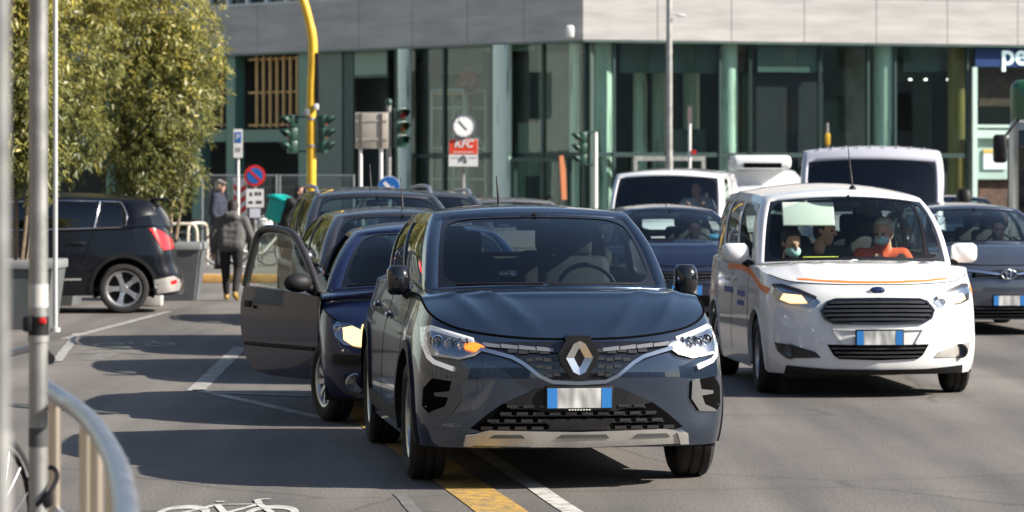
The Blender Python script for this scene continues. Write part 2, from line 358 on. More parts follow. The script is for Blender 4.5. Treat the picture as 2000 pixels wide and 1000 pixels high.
def STONE():
    m = M('cladding stone', (.46, .435, .41), .75); nt = m.node_tree; N = nt.nodes; L = nt.links
    tc = N.new('ShaderNodeTexCoord'); mp = N.new('ShaderNodeMapping'); mp.inputs['Scale'].default_value = (.5, .5, 3.2); t = N.new('ShaderNodeTexNoise'); t.inputs['Scale'].default_value = 1.4; t.inputs['Detail'].default_value = 7
    L.new(tc.outputs['Object'], mp.inputs[0]); L.new(mp.outputs[0], t.inputs[0]); r = N.new('ShaderNodeValToRGB'); r.color_ramp.elements[0].position = .3; r.color_ramp.elements[1].position = .7
    r.color_ramp.elements[0].color = (.37, .355, .345, 1); r.color_ramp.elements[1].color = (.50, .485, .47, 1); L.new(t.outputs[0], r.inputs[0]); L.new(r.outputs[0], N['Principled BSDF'].inputs['Base Color']); return m
def STREAK():  # mint columns; dark streaks put wavy reflections into the colour
    m = M('mint with painted reflections', (.6, .76, .64), .3, coat=.5); nt = m.node_tree; N = nt.nodes; L = nt.links
    tc = N.new('ShaderNodeTexCoord'); mp = N.new('ShaderNodeMapping'); mp.inputs['Scale'].default_value = (9, 9, .55); t = N.new('ShaderNodeTexNoise'); t.inputs['Scale'].default_value = 1; t.inputs['Detail'].default_value = 4
    L.new(tc.outputs['Object'], mp.inputs[0]); L.new(mp.outputs[0], t.inputs[0]); r = N.new('ShaderNodeValToRGB'); r.color_ramp.elements[0].position = .30; r.color_ramp.elements[1].position = .44
    r.color_ramp.elements[0].color = (.12, .2, .17, 1); r.color_ramp.elements[1].color = (.72, .87, .76, 1); L.new(t.outputs[0], r.inputs[0]); L.new(r.outputs[0], N['Principled BSDF'].inputs['Base Color']); return m
m_clad = STONE(); m_joint = M('joint dark', (.12, .115, .11), .9)
m_mull = M('mullion green grey', (.05, .085, .08), .4, .3); m_mint = STREAK(); m_gwall = M('green panel', (.10, .155, .14), .4, coat=.3, noise=(1.5, .15))
m_gpan = M('pale green panel', (.26, .37, .31), .5); m_dark = M('dark interior', (.022, .022, .022), .8); m_int = M('interior wall', (.12, .15, .14), .8, noise=(.8, .4)); m_wood = M('larch slat', (.68, .43, .18), .6, noise=(6, .2))
m_bglz = GLASS('facade glass', (.88, .95, .92), .7, 0, .012); m_wmull = M('white mullion', (.62, .64, .64), .5)
ZB, ZT = 5.66, 7.08
for side, n in ((-1, 18), (1, 12)):
    for k in range(n):
        for (z0, z1) in (((ZB, ZT),) if side < 0 else ((ZB, ZT-.22), (ZT-.205, 9.0))):
            fbox('cladding_panel', side, .0+2.1*k+(.004 if k else -.0), 2.1*(k+1)-.014, -.02, .1, z0, z1, m_clad)
    L_ = 2.1*n
    fbox('cladding_backing', side, -.05, L_, .102, .35, ZB+.02, 9.0 if side > 0 else ZT-.01, m_joint)
    fbox('soffit', side, 0, L_, .0, 9.5, ZB-.06, ZB+.01, m_gwall); fbox('floor_slab', side, .3, L_, .1, 9.5, .13, .15, m_int); fbox('interior_wall', side, 2.5 if side < 0 else 1.0, L_, 7.0, 7.2, .15, ZB-.06, m_int)
    fbox('upper_wall', side, -.05, L_, .4, 1.0, 8.62 if side < 0 else 9.0, 14, m_clad)
# windows above the left-hand fascia
fbox('window_sill', -1, 0, 37.8, -.03, .35, ZT, ZT+.05, m_wmull)
for k in range(46):
    fbox('window_pane', -1, .82*k+.05, .82*(k+1)-.05+.002, .18, .2, ZT+.06, 8.6, M('dark window glass', (.02, .035, .04), .05, coat=.5)); fbox('window_mullion', -1, .82*k-.05, .82*k+.05, .02, .22, ZT+.05, 8.6, m_wmull)
# glazing
def glaze(side, cuts, y_tr=True):
    for p0, p1 in zip(cuts[:-1], cuts[1:]):
        t0, t1 = ft(side, p0), ft(side, p1); t0, t1 = min(t0, t1), max(t0, t1)
        fbox('glass_pane', side, t0+.035, t1-.035, .40, .412, 2.66, ZB-.05, m_bglz); fbox('glass_pane', side, t0+.035, t1-.035, .40, .412, .2, 2.5, m_bglz)
        fbox('transom', side, t0+.035, t1-.035, .36, .45, 2.52, 2.64, m_mull)
    for p in cuts: t = ft(side, p); fbox('mullion', side, t-.035, t+.035, .33, .47, .15, ZB-.05, m_mull)
glaze(-1, [1136, 1043, 945, 850, 757]); glaze(1, [1150, 1207, 1312, 1415, 1474]); glaze(1, [1474.5, 1610]); glaze(1, [1610.5, 1705, 1758, 1900])
fpx('green_wall', -1, 668, 606, 60, 500, .3, .6, m_gwall); fpx('green_pier', -1, 604, 583, 60, 500, .2, .7, m_mint if 0 else M('green pier', (.12, .25, .2), .4, coat=.3))
fpx('door_frame', -1, 690, 668, 60, 500, .34, .44, m_mull); fpx('door_frame', -1, 757, 690, 146, 152, .35, .45, m_mull); fpx('header_panel', -1, 755, 692, 92, 147, .36, .42, m_gpan); fpx('dark_recess', -1, 755, 690, 150, 500, 1.6, 1.7, m_int)
fpx('header_panel', -1, 940, 862, 80, 144, 2.9, 2.96, m_gpan); fpx('ceiling_drop', -1, 1040, 950, 80, 100, .8, .9, m_gpan)
for px in (450, 383, 300, 215): fpx('green_pier', -1, px+9, px-8, 60, 500, .2, .6, MATS['green pier'])
for p0, p1 in ((582, 460), (441, 393), (374, 310), (290, 225), (205, 120)):
    fpx('green_transom', -1, p0, p1, 253, 277, .3, .5, M('green transom', (.16, .28, .23), .4)); fpx('dark_recess', -1, p0, p1, 60, 500, 1.9, 2.0, m_dark)
    n = max(3, int(abs(p0-p1)/14.5))
    for k in range(n):
        px = p0-4-(abs(p0-p1)-30 if n > 6 else abs(p0-p1)-10)/(n-1)*k; dz = random.uniform(-.05, .06)
        t = ft(-1, px); Yk = fY(-1, t); fbox('wooden_slat', -1, t-.035, t+.035, .3, .36, zz(246, Yk)+dz, zz(108, Yk)+dz*.5, m_wood)
    for y in (115, 180, 244): fpx('slat_rail', -1, p0, p0-(abs(p0-p1)-25 if n > 6 else abs(p0-p1)), y-2, y+2, .37, .41, m_wood)
for side, px, d, r in ((-1, 790, .05, .2), (-1, 981, .05, .27), (-1, 1122, .75, .14), (1, 1178, .8, .24), (1, 1424, .72, .24), (1, 1727, .72, .30), (1, 1250, 3.2, .2), (1, 1287, 3.8, .2), (1, 1350, 4.0, .25), (1, 1510, 5, .2)): fcol('column', side, px, d, r, .15, ZB-.06, m_mint)
fcol('column', 1, 1872, 1.0, .30, .15, ZB-.06, M('ochre column', (.28, .22, .08), .6, noise=(2, .2)))
fpx('header_panel', 1, 1212, 1410, 80, 143, 1.2, 1.25, m_gwall); fpx('header_panel', 1, 1480, 1606, 80, 141, .45, .5, m_gwall); fpx('header_panel', 1, 1765, 1835, 80, 140, 1.2, 1.25, m_gwall)
fpx('hoarding', 1, 1477, 1541, 141, 480, .75, .81, M('hoarding blue grey', (.014, .016, .024), .7, noise=(1, .2))); fpx('hoarding', 1, 1543, 1608, 141, 480, .75, .81, MATS['hoarding blue grey'])
fpx('reflection_strip', 1, 1652, 1690, 80, 480, 2.4, 2.6, M('pale buff', (.34, .31, .28), .7, noise=(2, .3))); fpx('reflection_panel', -1, 1128, 1052, 100, 292, 2.0, 2.1, M('grey reflection', (.32, .31, .28), .8, noise=(1, .2)))  # two panels behind the glass, coloured as the buildings mirrored in it
fpx('portal_frame', -1, 1108, 998, 308, 316, .1, .3, m_mull); fpx('portal_frame', -1, 1108, 1102, 316, 480, .1, .3, m_mull); fpx('portal_frame', -1, 1004, 998, 316, 480, .1, .3, m_mull)
fpx('portal_frame', 1, 1238, 1378, 305, 314, .05, .25, m_steel); fpx('portal_frame', 1, 1238, 1245, 314, 480, .05, .25, m_steel); fpx('portal_frame', 1, 1371, 1378, 314, 480, .05, .25, m_steel)
for px in (1778, 1808, 1852, 1884): b = MB(); t = ft(1, px, 1.6); q = DR*t+NR*1.6; b.cyl((q.x, q.y, fz(1, px, 157, 1.6)), (q.x, q.y, fz(1, px, 157, 1.6)+.05), .045, n=12); b.build('downlight', M('downlight', (1, .95, .85), .5, emis=1.6), bld, 40)
for k in range(26):
    sd_ = random.choice((-1, 1)); t_ = random.uniform(1.5, 13); w_ = random.uniform(.4, 1.6); d_ = random.uniform(2.2, 6.2); h_ = random.uniform(1.2, 5.2)
    fbox('partition', sd_, t_, t_+w_, d_, d_+.1, .15, h_, random.choice((m_int, m_gwall, m_gpan, MATS['pale buff'], m_dark)))
# shop unit at the right-hand end
m_shopb = M('shop fascia blue', (.02, .05, .16), .35, coat=.4); m_mintl = M('pale mint frame', (.5, .66, .6), .4)
fpx('shop_fascia', 1, 1905, 2140, 92, 131, .25, .4, m_shopb)
d4_ = Matrix(((DR.x, 0, -NR.x*-1*-1, 0), (DR.y, 0, -NR.y, 0), (0, 1, 0, 0), (0, 0, 0, 1)))
t = ft(1, 1988); q = DR*t+NR*.245; d4_.col[3] = (q.x, q.y, fz(1, 1988, 108), 1); d4_.col[2] = (-NR.x, -NR.y, 0, 0)
text_part('shop_lettering', 'pe', .82, M('lettering mint white', (.62, .78, .78), .4, emis=.3), bld, d4_, .02, bold=.012)
fpx('shop_frame', 1, 1900, 1909, 131, 500, .25, .4, m_mintl); fpx('shop_frame', 1, 1909, 2140, 244, 250, .25, .4, m_mintl); fpx('shop_counter', 1, 1909, 2140, 253, 270, .3, .5, m_mintl); fpx('shop_counter', 1, 1909, 2140, 270, 350, .5, .6, M('mint panel', (.36, .5, .45), .5))
fpx('shop_display', 1, 1912, 2140, 134, 208, .9, 1.0, M('brown display', (.09, .05, .035), .7, noise=(5, .8))); fpx('shop_display', 1, 1912, 2140, 350, 480, .7, .8, M('brown display', (.09, .05, .035), .7))
o = fpx('notice_board', 1, 1921, 1966, 300, 331, .44, .49, M('notice white', (.6, .68, .7), .5)); fpx('notice_header', 1, 1921, 1966, 292, 299, .44, .49, M('notice yellow', (.6, .42, .1), .5))
fpx('shop_glass', 1, 1909, 2140, 131, 244, .3, .31, m_bglz)

# ================================================================== plain unseen blocks, added outside the frame to be reflected in paint and glass
m_ren = M('render brown', (.13, .11, .08), .85, noise=(.6, .15)); m_ren2 = M('render grey', (.36, .35, .34), .85, noise=(.6, .15)); m_wdark = M('dark window glass', (.02, .035, .04), .05, coat=.5)
def block(label, x0, x1, y0, y1, h, mat, face, n, storeys):
    r = empty('reflection_block', ((x0+x1)/2, (y0+y1)/2, 0), 0, label, 'building'); hx, hy = (x1-x0)/2, (y1-y0)/2
    b = MB(); b.b2((-hx, -hy, 0), (hx, hy, h)); b.build('wall', mat, r, 0)
    b = MB(); b.b2((-hx-.4, -hy-.4, h), (hx+.4, hy+.4, h+.4)); b.build('cornice', m_clad, r, 0)
    wm = None; L_ = (2*hy if face[0] else 2*hx)
    for s_ in range(storeys):
        for k in range(n):
            u = -L_/2+L_*(k+.5)/n; z = 2.2+3.4*s_
            if wm is None:
                b = MB(); b.b2((-.06, -.65, -.95), (.06, .65, .95)); o = b.build('window', m_wdark, r, 0); wm = o.data
            else: o = bpy.data.objects.new('window', wm); col.objects.link(o); o.parent = r
            o.location = ((face[0]*(hx+.02), u, z) if face[0] else (u, face[1]*(hy+.02), z)); o.rotation_euler[2] = 0 if face[0] else R(90)
block('brown block added for reflections, unseen, outside the frame on the left', -40, -24, -50, 40, 17, m_ren, (1, 0), 18, 5)
block('grey block added for reflections, unseen, outside the frame on the right', 56, 72, -30, 70, 17, m_ren2, (-1, 0), 20, 5)
block('grey block added for reflections, unseen, behind the viewpoint', -24, 6, -66, -50, 19, m_ren2, (0, 1), 9, 5)
block('low pale block added for reflections, unseen, behind the viewpoint across a gap', 16, 60, -70, -54, 11, m_ren2, (0, 1), 12, 3)
block('tall block added for reflections, unseen, far left of the junction', -62, -46, 38, 130, 24, M('render grey green', (.24, .28, .27), .85, noise=(.6, .15)), (1, 0), 16, 7)
# ================================================================== vehicles: generator
def interp(tbl, z):
    n = len(tbl); z0 = tbl[0][0]; h = (tbl[-1][0]-z0)/(n-1)          # evenly spaced table
    t = min(max((z-z0)/h, 0), n-1.000001); i = int(t); f = t-i
    return tbl[i][1]*(1-f)+tbl[i+1][1]*f
def smooth_tbl(tbl):
    zs = np.linspace(tbl[0][0], tbl[-1][0], 60); xs = [t[0] for t in tbl]; ys = [t[1] for t in tbl]
    n = len(xs); out = []
    d = [(ys[i+1]-ys[i])/(xs[i+1]-xs[i]) for i in range(n-1)]
    mm = [d[0]]+[(0 if d[i-1]*d[i] <= 0 else 2*d[i-1]*d[i]/(d[i-1]+d[i])) for i in range(1, n-1)]+[d[-1]]
    for z in zs:
        i = min(max(int(np.searchsorted(xs, z))-1, 0), n-2); h = xs[i+1]-xs[i]; t = (z-xs[i])/h
        out.append((z, (2*t**3-3*t*t+1)*ys[i]+(t**3-2*t*t+t)*h*mm[i]+(-2*t**3+3*t*t)*ys[i+1]+(t**3-t*t)*h*mm[i+1]))
    return out
CAR = dict(wb=2.6, fo=.83, ro=.75, w=.88, zb=.22, tr=.33, tw=.2, rim=.225, q=1.0,
    nose=[(.15,-.06),(.3,0),(.5,.005),(.7,-.02),(.85,-.1),(1.1,-.2)],
    rear=[(.15,-.06),(.35,0),(.6,0),(.9,-.04),(1.2,-.1)],
    wid=[(.15,.93),(.3,.97),(.5,.995),(.75,1.0),(.95,.975),(1.2,.94)],
    fc=[(0,0),(.014,.3),(.055,.6),(.13,.8),(.26,.935),(.45,.985)],
    rc=[(.42,.985),(.2,.93),(.09,.8),(.035,.55),(.01,.25),(0,0)],
    ztf=[.83,.84,.87,.905,.95,1.0], zts=[1.03,1.04,1.05,1.07], ztr=[1.1,1.1,1.08,1.06,1.05,1.05],
    xcb=-.15, uc=3.3, crown=.05, hoodb=.03, crease=None, wsb=.17, wst=.1, ins=.03,
    T_F=(-.85,.60,1.46), T_R=(-2.6,.58,1.45), xrb=-3.1, rb=.1, rt=.08, rcrown=.05, roofz=.02,
    abul=(.03,.015,.035), bev=.035, wsh=(.075,.05,.93), rsh=(.1,.12,.9), sb=(.07,.87), sw=[(.09,.46),(.5,.86)],
    arch=.055, clad=None, glass=None, glass_r=None, interior=True, steer=0, spokes=5, rear_holes=True)
def coons(C0, C1, D0, D1):
    P00, P10, P01, P11 = C0(0), C0(1), C1(0), C1(1)
    def S(a, b):
        c0, c1, d0, d1 = C0(a), C1(a), D0(b), D1(b); a_, b_ = 1-a, 1-b
        w00, w10, w01, w11 = a_*b_, a*b_, a_*b, a*b
        return np.array([b_*c0[i]+b*c1[i]+a_*d0[i]+a*d1[i]-w00*P00[i]-w10*P10[i]-w01*P01[i]-w11*P11[i] for i in range(3)])
    return S
class Car:
    def __init__(s, name, paint, loc, psi, label, cat='car', group=None, faces_left=False, **kw):
        s.p = p = dict(CAR); p.update(kw); s.paint = paint
        s.root = empty(name, (loc[0], loc[1], 0), R(psi-90), label, cat, group)
        p['nose'] = smooth_tbl(p['nose']); p['rear'] = smooth_tbl(p['rear']); p['wid'] = smooth_tbl(p['wid'])
        s.shell(); s.greenhouse(); s.wheels()
        if p['interior']: s.cabin()
    # --- lower shell -------------------------------------------------
    def ring_ctrl(s, t):
        p = s.p; P = []
        def zat(zt): return p['zb']+(zt-p['zb'])*t
        for (dx, yf), zt in zip(p['fc'], p['ztf']):
            z = zat(zt); P.append((p['fo']+interp(p['nose'], z)-dx, yf*p['w']*interp(p['wid'], z), z))
        for k, zt in enumerate(p['zts']):
            z = zat(zt); P.append((-p['wb']*k/3, p['w']*interp(p['wid'], z)*(1.0 if k in (0, 3) else 1.004), z))
        for (dx, yf), zt in zip(p['rc'], p['ztr']):
            z = zat(zt); P.append((-p['wb']-p['ro']-interp(p['rear'], z)+dx, yf*p['w']*interp(p['wid'], z), z))
        return P
    def shell(s):
        p = s.p; q = p['q']; us = []
        for i in range(15):
            n = {0:6, 1:6, 2:6, 3:6, 4:6, 5:10, 6:18, 7:18, 8:18, 9:10}.get(i, 4)
            n = max(2, int(n*q)); us += [i+k/n for k in range(n)]
        us.append(15.0); nr = max(8, int(26*q)); ts = [k/nr for k in range(nr+1)]
        rows = []
        for t in ts:
            rc_ = s.ring_ctrl(t); rows.append([cmr(rc_, u) for u in us])
        s.top = s.ring_ctrl(1.0)
        s.us = us
        bm = bmesh.new()
        for sg in (1, -1):
            V = [[bm.verts.new((x, sg*y, z)) for (x, y, z) in r] for r in rows]
            for i in range(nr):
                for j in range(len(us)-1):
                    f = [V[i][j], V[i][j+1], V[i+1][j+1], V[i+1][j]]
                    bm.faces.new(f if sg > 0 else f[::-1])
        # rounded lip at the bottom edge
        bmesh.ops.remove_doubles(bm, verts=bm.verts[:], dist=1e-4)
        s.Ra = p['tr']+p['arch']
        for xa in (0, -p['wb']):
            inside = lambda v: abs(v.co.y) > .5*p['w'] and math.hypot(v.co.x-xa, v.co.z-p['tr']) < s.Ra
            dead = [f for f in bm.faces if all(inside(v) for v in f.verts)]
            bmesh.ops.delete(bm, geom=dead, context='FACES')
            for v in bm.verts:
                if inside(v):
                    d = math.hypot(v.co.x-xa, v.co.z-p['tr']) or 1e-6
                    v.co.x = xa+(v.co.x-xa)*s.Ra/d; v.co.z = max(p['zb'], p['tr']+(v.co.z-p['tr'])*s.Ra/d)
        bm.normal_update()
        me = bpy.data.meshes.new('body'); cl = p['clad']
        if cl:
            for f in bm.faces:
                c = f.calc_center_median()
                if cl(c.x, abs(c.y), c.z): f.material_index = 1
        bm.to_mesh(me); bm.free(); s.finish(me, [s.paint, m_black], 50)
        s.body = bpy.data.objects.new('body', me); col.objects.link(s.body); s.body.parent = s.root
        # bonnet
        lo, hi = 4.0, 8.0
        for _ in range(40):
            m_ = (lo+hi)/2
            if cmr(s.top, m_)[0] > p['xcb']: lo = m_
            else: hi = m_
        s.u_s = lo; S = cmr(s.top, lo); uc = p['uc']
        lo, hi = 7.0, 13.0
        for _ in range(40):
            m_ = (lo+hi)/2
            if cmr(s.top, m_)[0] > p['xrb']: lo = m_
            else: hi = m_
        s.u_r = lo; SR = cmr(s.top, lo); s.S = S; s.SR = SR
        def ring(u): v = cmr(s.top, abs(u)); return (v[0], v[1] if u >= 0 else -v[1], v[2])
        C0 = lambda a: ring((2*a-1)*uc)
        C1 = lambda a: (S[0]+.012+p['wsb']*(1-(2*a-1)**2), (2*a-1)*S[1], S[2]+p['crown']*(1-(2*a-1)**2))
        D0 = lambda b: ring(-(uc+(s.u_s-uc)*b)); D1 = lambda b: ring(uc+(s.u_s-uc)*b)
        H = coons(C0, C1, D0, D1); cre = p['crease']
        def hood(a, b):
            v = H(a, b); y = 2*a-1
            z = v[2]+p['hoodb']*(1-y**4)*math.sin(math.pi*b)**.8
            if cre: z += cre(abs(y), b)
            return (v[0], v[1], z)
        s.hood = hood
        mb = MB(); n = int(40*q); n2 = int(20*q)
        aa = [k/n for k in range(n+1)]; bb = [.006]+[k/n2 for k in range(1, n2+1)]
        mb.grid(hood, aa, bb); s.bonnet = mb.build('bonnet', s.paint, s.root, 50)
        # tail panel from the shoulder to the rear window
        uc2 = 12.2
        E0 = lambda a: ring(15-(1-2*a)*(15-uc2) if a <= .5 else -(15-(2*a-1)*(15-uc2)))
        Rb = lambda a: (SR[0]-p['rb']*(1-(2*a-1)**2), (1-2*a)*SR[1], SR[2]+.01)
        G0 = lambda b: ring(uc2+(s.u_r-uc2)*b); G1 = lambda b: ring(-(uc2+(s.u_r-uc2)*b))
        mt = MB(); mt.grid(coons(E0, Rb, G0, G1), [k/12 for k in range(13)], [k/5 for k in range(6)])
        # shoulder strip below the side windows
        uu = np.linspace(s.u_s, s.u_r, 30)
        for sg in (1, -1):
            A = [cmr(s.top, u) for u in uu]
            mt.grid(lambda i, j: (A[i][0], sg*(A[i][1]-j*(p['ins']+.004)), A[i][2]+j*(.004+.45*p['ins']*min(1, i/5))-(.5*j*(1-j))*0), range(30), (0, .5, 1))
        s.tail = mt.build('tailgate', s.paint, s.root, 50)
        # underbody
        ub = MB(); z = p['zb']+.015
        rc0 = s.ring_ctrl(0); P = [cmr(rc0, u) for u in us]
        poly = [(v[0], v[1]*.97) for v in P]; 
        ub.add([(x*1.0-.02*np.sign(x), y, z) for x, y in poly]+[(x*1.0-.02*np.sign(x), -y, z) for x, y in poly],
               [(i, i+1, len(poly)+i+1, len(poly)+i) for i in range(len(poly)-1)])
        for xa in (0, -p['wb']):
            for sg in (1, -1):
                ub.lathe([(s.Ra+.012, sg*(p['w']*.955)), (s.Ra+.012, sg*.42), (.05, sg*.42)], (xa, 0, p['tr']), 'y', 20, R(-20), R(200))
        ub.build('underbody', m_under, s.root, 40)
        vs = []; fs = []
        for o in (s.body, s.bonnet, s.tail):
            k = len(vs); vs += [tuple(v.co) for v in o.data.vertices]; fs += [[i+k for i in f.vertices] for f in o.data.polygons]
        s.bvh = BVHTree.FromPolygons(vs, fs)
    def finish(s, me, mats, ang):
        me.materials.clear()
        for m_ in mats: me.materials.append(m_)
        me.polygons.foreach_set('use_smooth', [True]*len(me.polygons)); me.set_sharp_from_angle(angle=R(ang))
    # --- greenhouse ----------------------------------------------------
    def greenhouse(s):
        p = s.p; S, SR = s.S, s.SR; yB = S[1]-p['ins']; yR = SR[1]-p['ins']
        TF, TR = p['T_F'], p['T_R']; ab = p['abul']
        uu = np.linspace(s.u_s, s.u_r, 60); pts = np.array([cmr(s.top, u) for u in uu]); o_ = np.argsort(pts[:, 0])
        def Bs(a, sg):
            x = S[0]+(SR[0]-S[0])*a
            return (x, sg*(float(np.interp(x, pts[o_, 0], pts[o_, 1]))-p['ins']), float(np.interp(x, pts[o_, 0], pts[o_, 2]))+.004+.45*p['ins']*min(1, a*6))
        def Ts(a, sg):
            k = math.sin(math.pi*a)
            return (TF[0]+(TR[0]-TF[0])*a, sg*(TF[1]+(TR[1]-TF[1])*a+.025*k), TF[2]+(TR[2]-TF[2])*a+p['roofz']*k)
        def Ap(b, sg):
            k = math.sin(math.pi*b); B = Bs(0, sg)
            return (B[0]+(TF[0]-B[0])*b+ab[0]*k, B[1]+(sg*TF[1]-B[1])*b+sg*ab[1]*k, B[2]+(TF[2]-B[2])*b+ab[2]*k)
        def Cp(b, sg):
            k = math.sin(math.pi*b); B = Bs(1, sg)
            return (B[0]+(TR[0]-B[0])*b-ab[0]*k, B[1]+(sg*TR[1]-B[1])*b+sg*ab[1]*k, B[2]+(TR[2]-B[2])*b+ab[2]*k)
        def Wb(a): e = 1-(2*a-1)**2; B = Bs(0, 1); return (B[0]+p['wsb']*e, (2*a-1)*B[1], B[2]+p['crown']*e)
        def Wt(a): e = 1-(2*a-1)**2; return (TF[0]+p['wst']*e, (2*a-1)*TF[1], TF[2]+p['rcrown']*e)
        def Rb(a): e = 1-(2*a-1)**2; B = Bs(1, 1); return (B[0]-p['rb']*e, (2*a-1)*B[1], B[2]+.012*e)
        def Rt(a): e = 1-(2*a-1)**2; return (TR[0]-p['rt']*e, (2*a-1)*TR[1], TR[2]+p['rcrown']*e)
        ws = coons(Wb, Wt, lambda b: Ap(b, -1), lambda b: Ap(b, 1))
        rs = coons(Rb, Rt, lambda b: Cp(b, -1), lambda b: Cp(b, 1))
        roof0 = coons(Wt, Rt, lambda b: Ts(b, -1), lambda b: Ts(b, 1))
        def roof(a, b): return roof0(a, b)+np.array((0, 0, .03*math.sin(math.pi*a)**.7*math.sin(math.pi*b)**.6))
        sd = {}
        for sg in (1, -1):
            c = coons(lambda a, sg=sg: Bs(a, sg), lambda a, sg=sg: Ts(a, sg), lambda b, sg=sg: Ap(b, sg), lambda b, sg=sg: Cp(b, sg))
            sd[sg] = (lambda a, b, c=c, sg=sg: c(a, b)+np.array((0, sg*.02*math.sin(math.pi*b)*math.sin(math.pi*a)**.5, 0)))
        s.ws, s.rs, s.roof, s.sd = ws, rs, roof, sd
        wa, wb0, wb1 = p['wsh']; ra, rb0, rb1 = p['rsh']; sb0, sb1 = p['sb']
        def fill(vals, n):
            vals = sorted(set(round(v, 5) for v in vals)); out = []
            for a, b in zip(vals[:-1], vals[1:]):
                k = max(1, int(math.ceil((b-a)*n))); out += [a+(b-a)*i/k for i in range(k)]
            return out+[vals[-1]]
        AF = fill([0, wa, 1-wa, ra, 1-ra, 1], 14); AS = fill([0, 1]+[x for w in p['sw'] for x in w[:2]], 14)
        Bl = fill([0, wb0, wb1, rb0, rb1, sb0, sb1, 1], 10)
        bm = bmesh.new(); lay = bm.faces.layers.int.new('patch')
        def add(fn, A, B, pid, holes):
            V = [[bm.verts.new(fn(a, b)) for b in B] for a in A]
            for i in range(len(A)-1):
                for j in range(len(B)-1):
                    ca, cb = (A[i]+A[i+1])/2, (B[j]+B[j+1])/2
                    if any(h[0] < ca < h[1] and h[2] < cb < h[3] for h in holes): continue
                    f = bm.faces.new((V[i][j], V[i+1][j], V[i+1][j+1], V[i][j+1])); f[lay] = pid
        add(ws, AF, Bl, 1, [(wa, 1-wa, wb0, wb1)])
        add(rs, AF, Bl, 2, [(ra, 1-ra, rb0, rb1)] if p['rear_holes'] else [])
        add(roof, AF, AS, 3, [])
        for sg in (1, -1): add(sd[sg], AS, Bl, 4+sg, [(w[0], w[1], sb0, sb1) for w in p['sw']])
        bmesh.ops.remove_doubles(bm, verts=bm.verts[:], dist=2e-4)
        ed = [e for e in bm.edges if len(e.link_faces) == 2 and e.link_faces[0][lay] != e.link_faces[1][lay]]
        bmesh.ops.recalc_face_normals(bm, faces=bm.faces[:])
        c = sum((v.co for v in bm.verts), Vector())/len(bm.verts)
        up = max(bm.faces, key=lambda f: f.calc_center_median().z)
        if up.normal.z < 0: bmesh.ops.reverse_faces(bm, faces=bm.faces[:])
        bmesh.ops.bevel(bm, geom=ed, offset=p['bev'], segments=3, affect='EDGES', profile=.5, clamp_overlap=True)
        me = bpy.data.meshes.new('roof'); bm.to_mesh(me); bm.free(); s.finish(me, [s.paint, m_trimgrey if p.get('lightcabin', True) else m_trim], 38)
        s.gh = bpy.data.objects.new('roof', me); col.objects.link(s.gh); s.gh.parent = s.root
        so = s.gh.modifiers.new('thickness', 'SOLIDIFY'); so.thickness = .022; so.offset = -1; so.material_offset = 1; so.material_offset_rim = 0
        g = p['glass'] or m_glassd; gr = p['glass_r'] or g
        s.pane('windscreen', ws, (wa, 1-wa, wb0, wb1), g, .16, .03)
        if p['rear_holes']: s.pane('rear_window', rs, (ra, 1-ra, rb0, rb1), gr, .2, .03)
        for sg in (1, -1):
            for k, w in enumerate(p['sw']):
                if p.get('noglass') == (sg, k): continue
                s.pane('side_window', sd[sg], (w[0], w[1], sb0, sb1), (gr if k > 0 else g), .16, .022, sg)
    def pane(s, name, fn, h, mat, rad, fr, sg=1):
        a0, a1, b0, b1 = h; ca, cb = (a0+a1)/2, (b0+b1)/2; ha, hb = (a1-a0)/2, (b1-b0)/2
        c = fn(ca, cb); la = np.linalg.norm(fn(a1, cb)-fn(a0, cb)); lb = np.linalg.norm(fn(ca, b1)-fn(ca, b0))
        du = fn(ca+.01, cb)-fn(ca-.01, cb); dv = fn(ca, cb+.01)-fn(ca, cb-.01); nn = np.cross(du, dv); nn /= np.linalg.norm(nn)
        cen = np.array((-1.2, 0, 1.0))
        if np.dot(nn, c-cen) < 0: nn = -nn
        n = 72; rr = min(la, lb)*rad
        def rect(w2, h2, r, t):
            # rounded rectangle by angle sweep in metres
            cs, sn = math.cos(t), math.sin(t); r = min(r, w2*.95, h2*.95)
            k = min(w2/abs(cs) if abs(cs) > 1e-9 else 1e9, h2/abs(sn) if abs(sn) > 1e-9 else 1e9)
            x, y = abs(k*cs), abs(k*sn); cx, cy = w2-r, h2-r
            if x > cx and y > cy:
                ac, as_ = abs(cs), abs(sn); bq = ac*cx+as_*cy; k = bq+math.sqrt(max(0, bq*bq-(cx*cx+cy*cy-r*r)))
            return k*cs, k*sn
        th0 = math.atan2(lb, la); T = []
        for q0, q1 in ((-th0, th0), (th0, math.pi-th0), (math.pi-th0, math.pi+th0), (math.pi+th0, 2*math.pi-th0)):
            for i in range(n//4):                      # more points towards the corners
                e = i/(n//4); e = .5-.5*math.cos(math.pi*e); T.append(q0+(q1-q0)*e)
        inn = [rect(la/2-fr, lb/2-fr, rr, t) for t in T]
        out = []
        for (x, y) in inn:
            k = min(la/2/abs(x) if abs(x) > 1e-9 else 1e9, lb/2/abs(y) if abs(y) > 1e-9 else 1e9); out.append((x*k*1.015, y*k*1.015))
        P = lambda x, y, off: fn(ca+x/la*2*ha, cb+y/lb*2*hb)+nn*off
        mb = MB(); rings = [1, .97, .8, .6, .4, .2]
        vs = [P(x*k, y*k, -.009) for k in rings for (x, y) in inn]+[P(0, 0, -.009)]
        fs = [(r*n+i, r*n+(i+1) % n, (r+1)*n+(i+1) % n, (r+1)*n+i) for r in range(len(rings)-1) for i in range(n)]
        fs += [((len(rings)-1)*n+i, (len(rings)-1)*n+(i+1) % n, len(vs)-1) for i in range(n)]
        mb.add(vs, fs); o = mb.build(name, mat, s.root, 60)
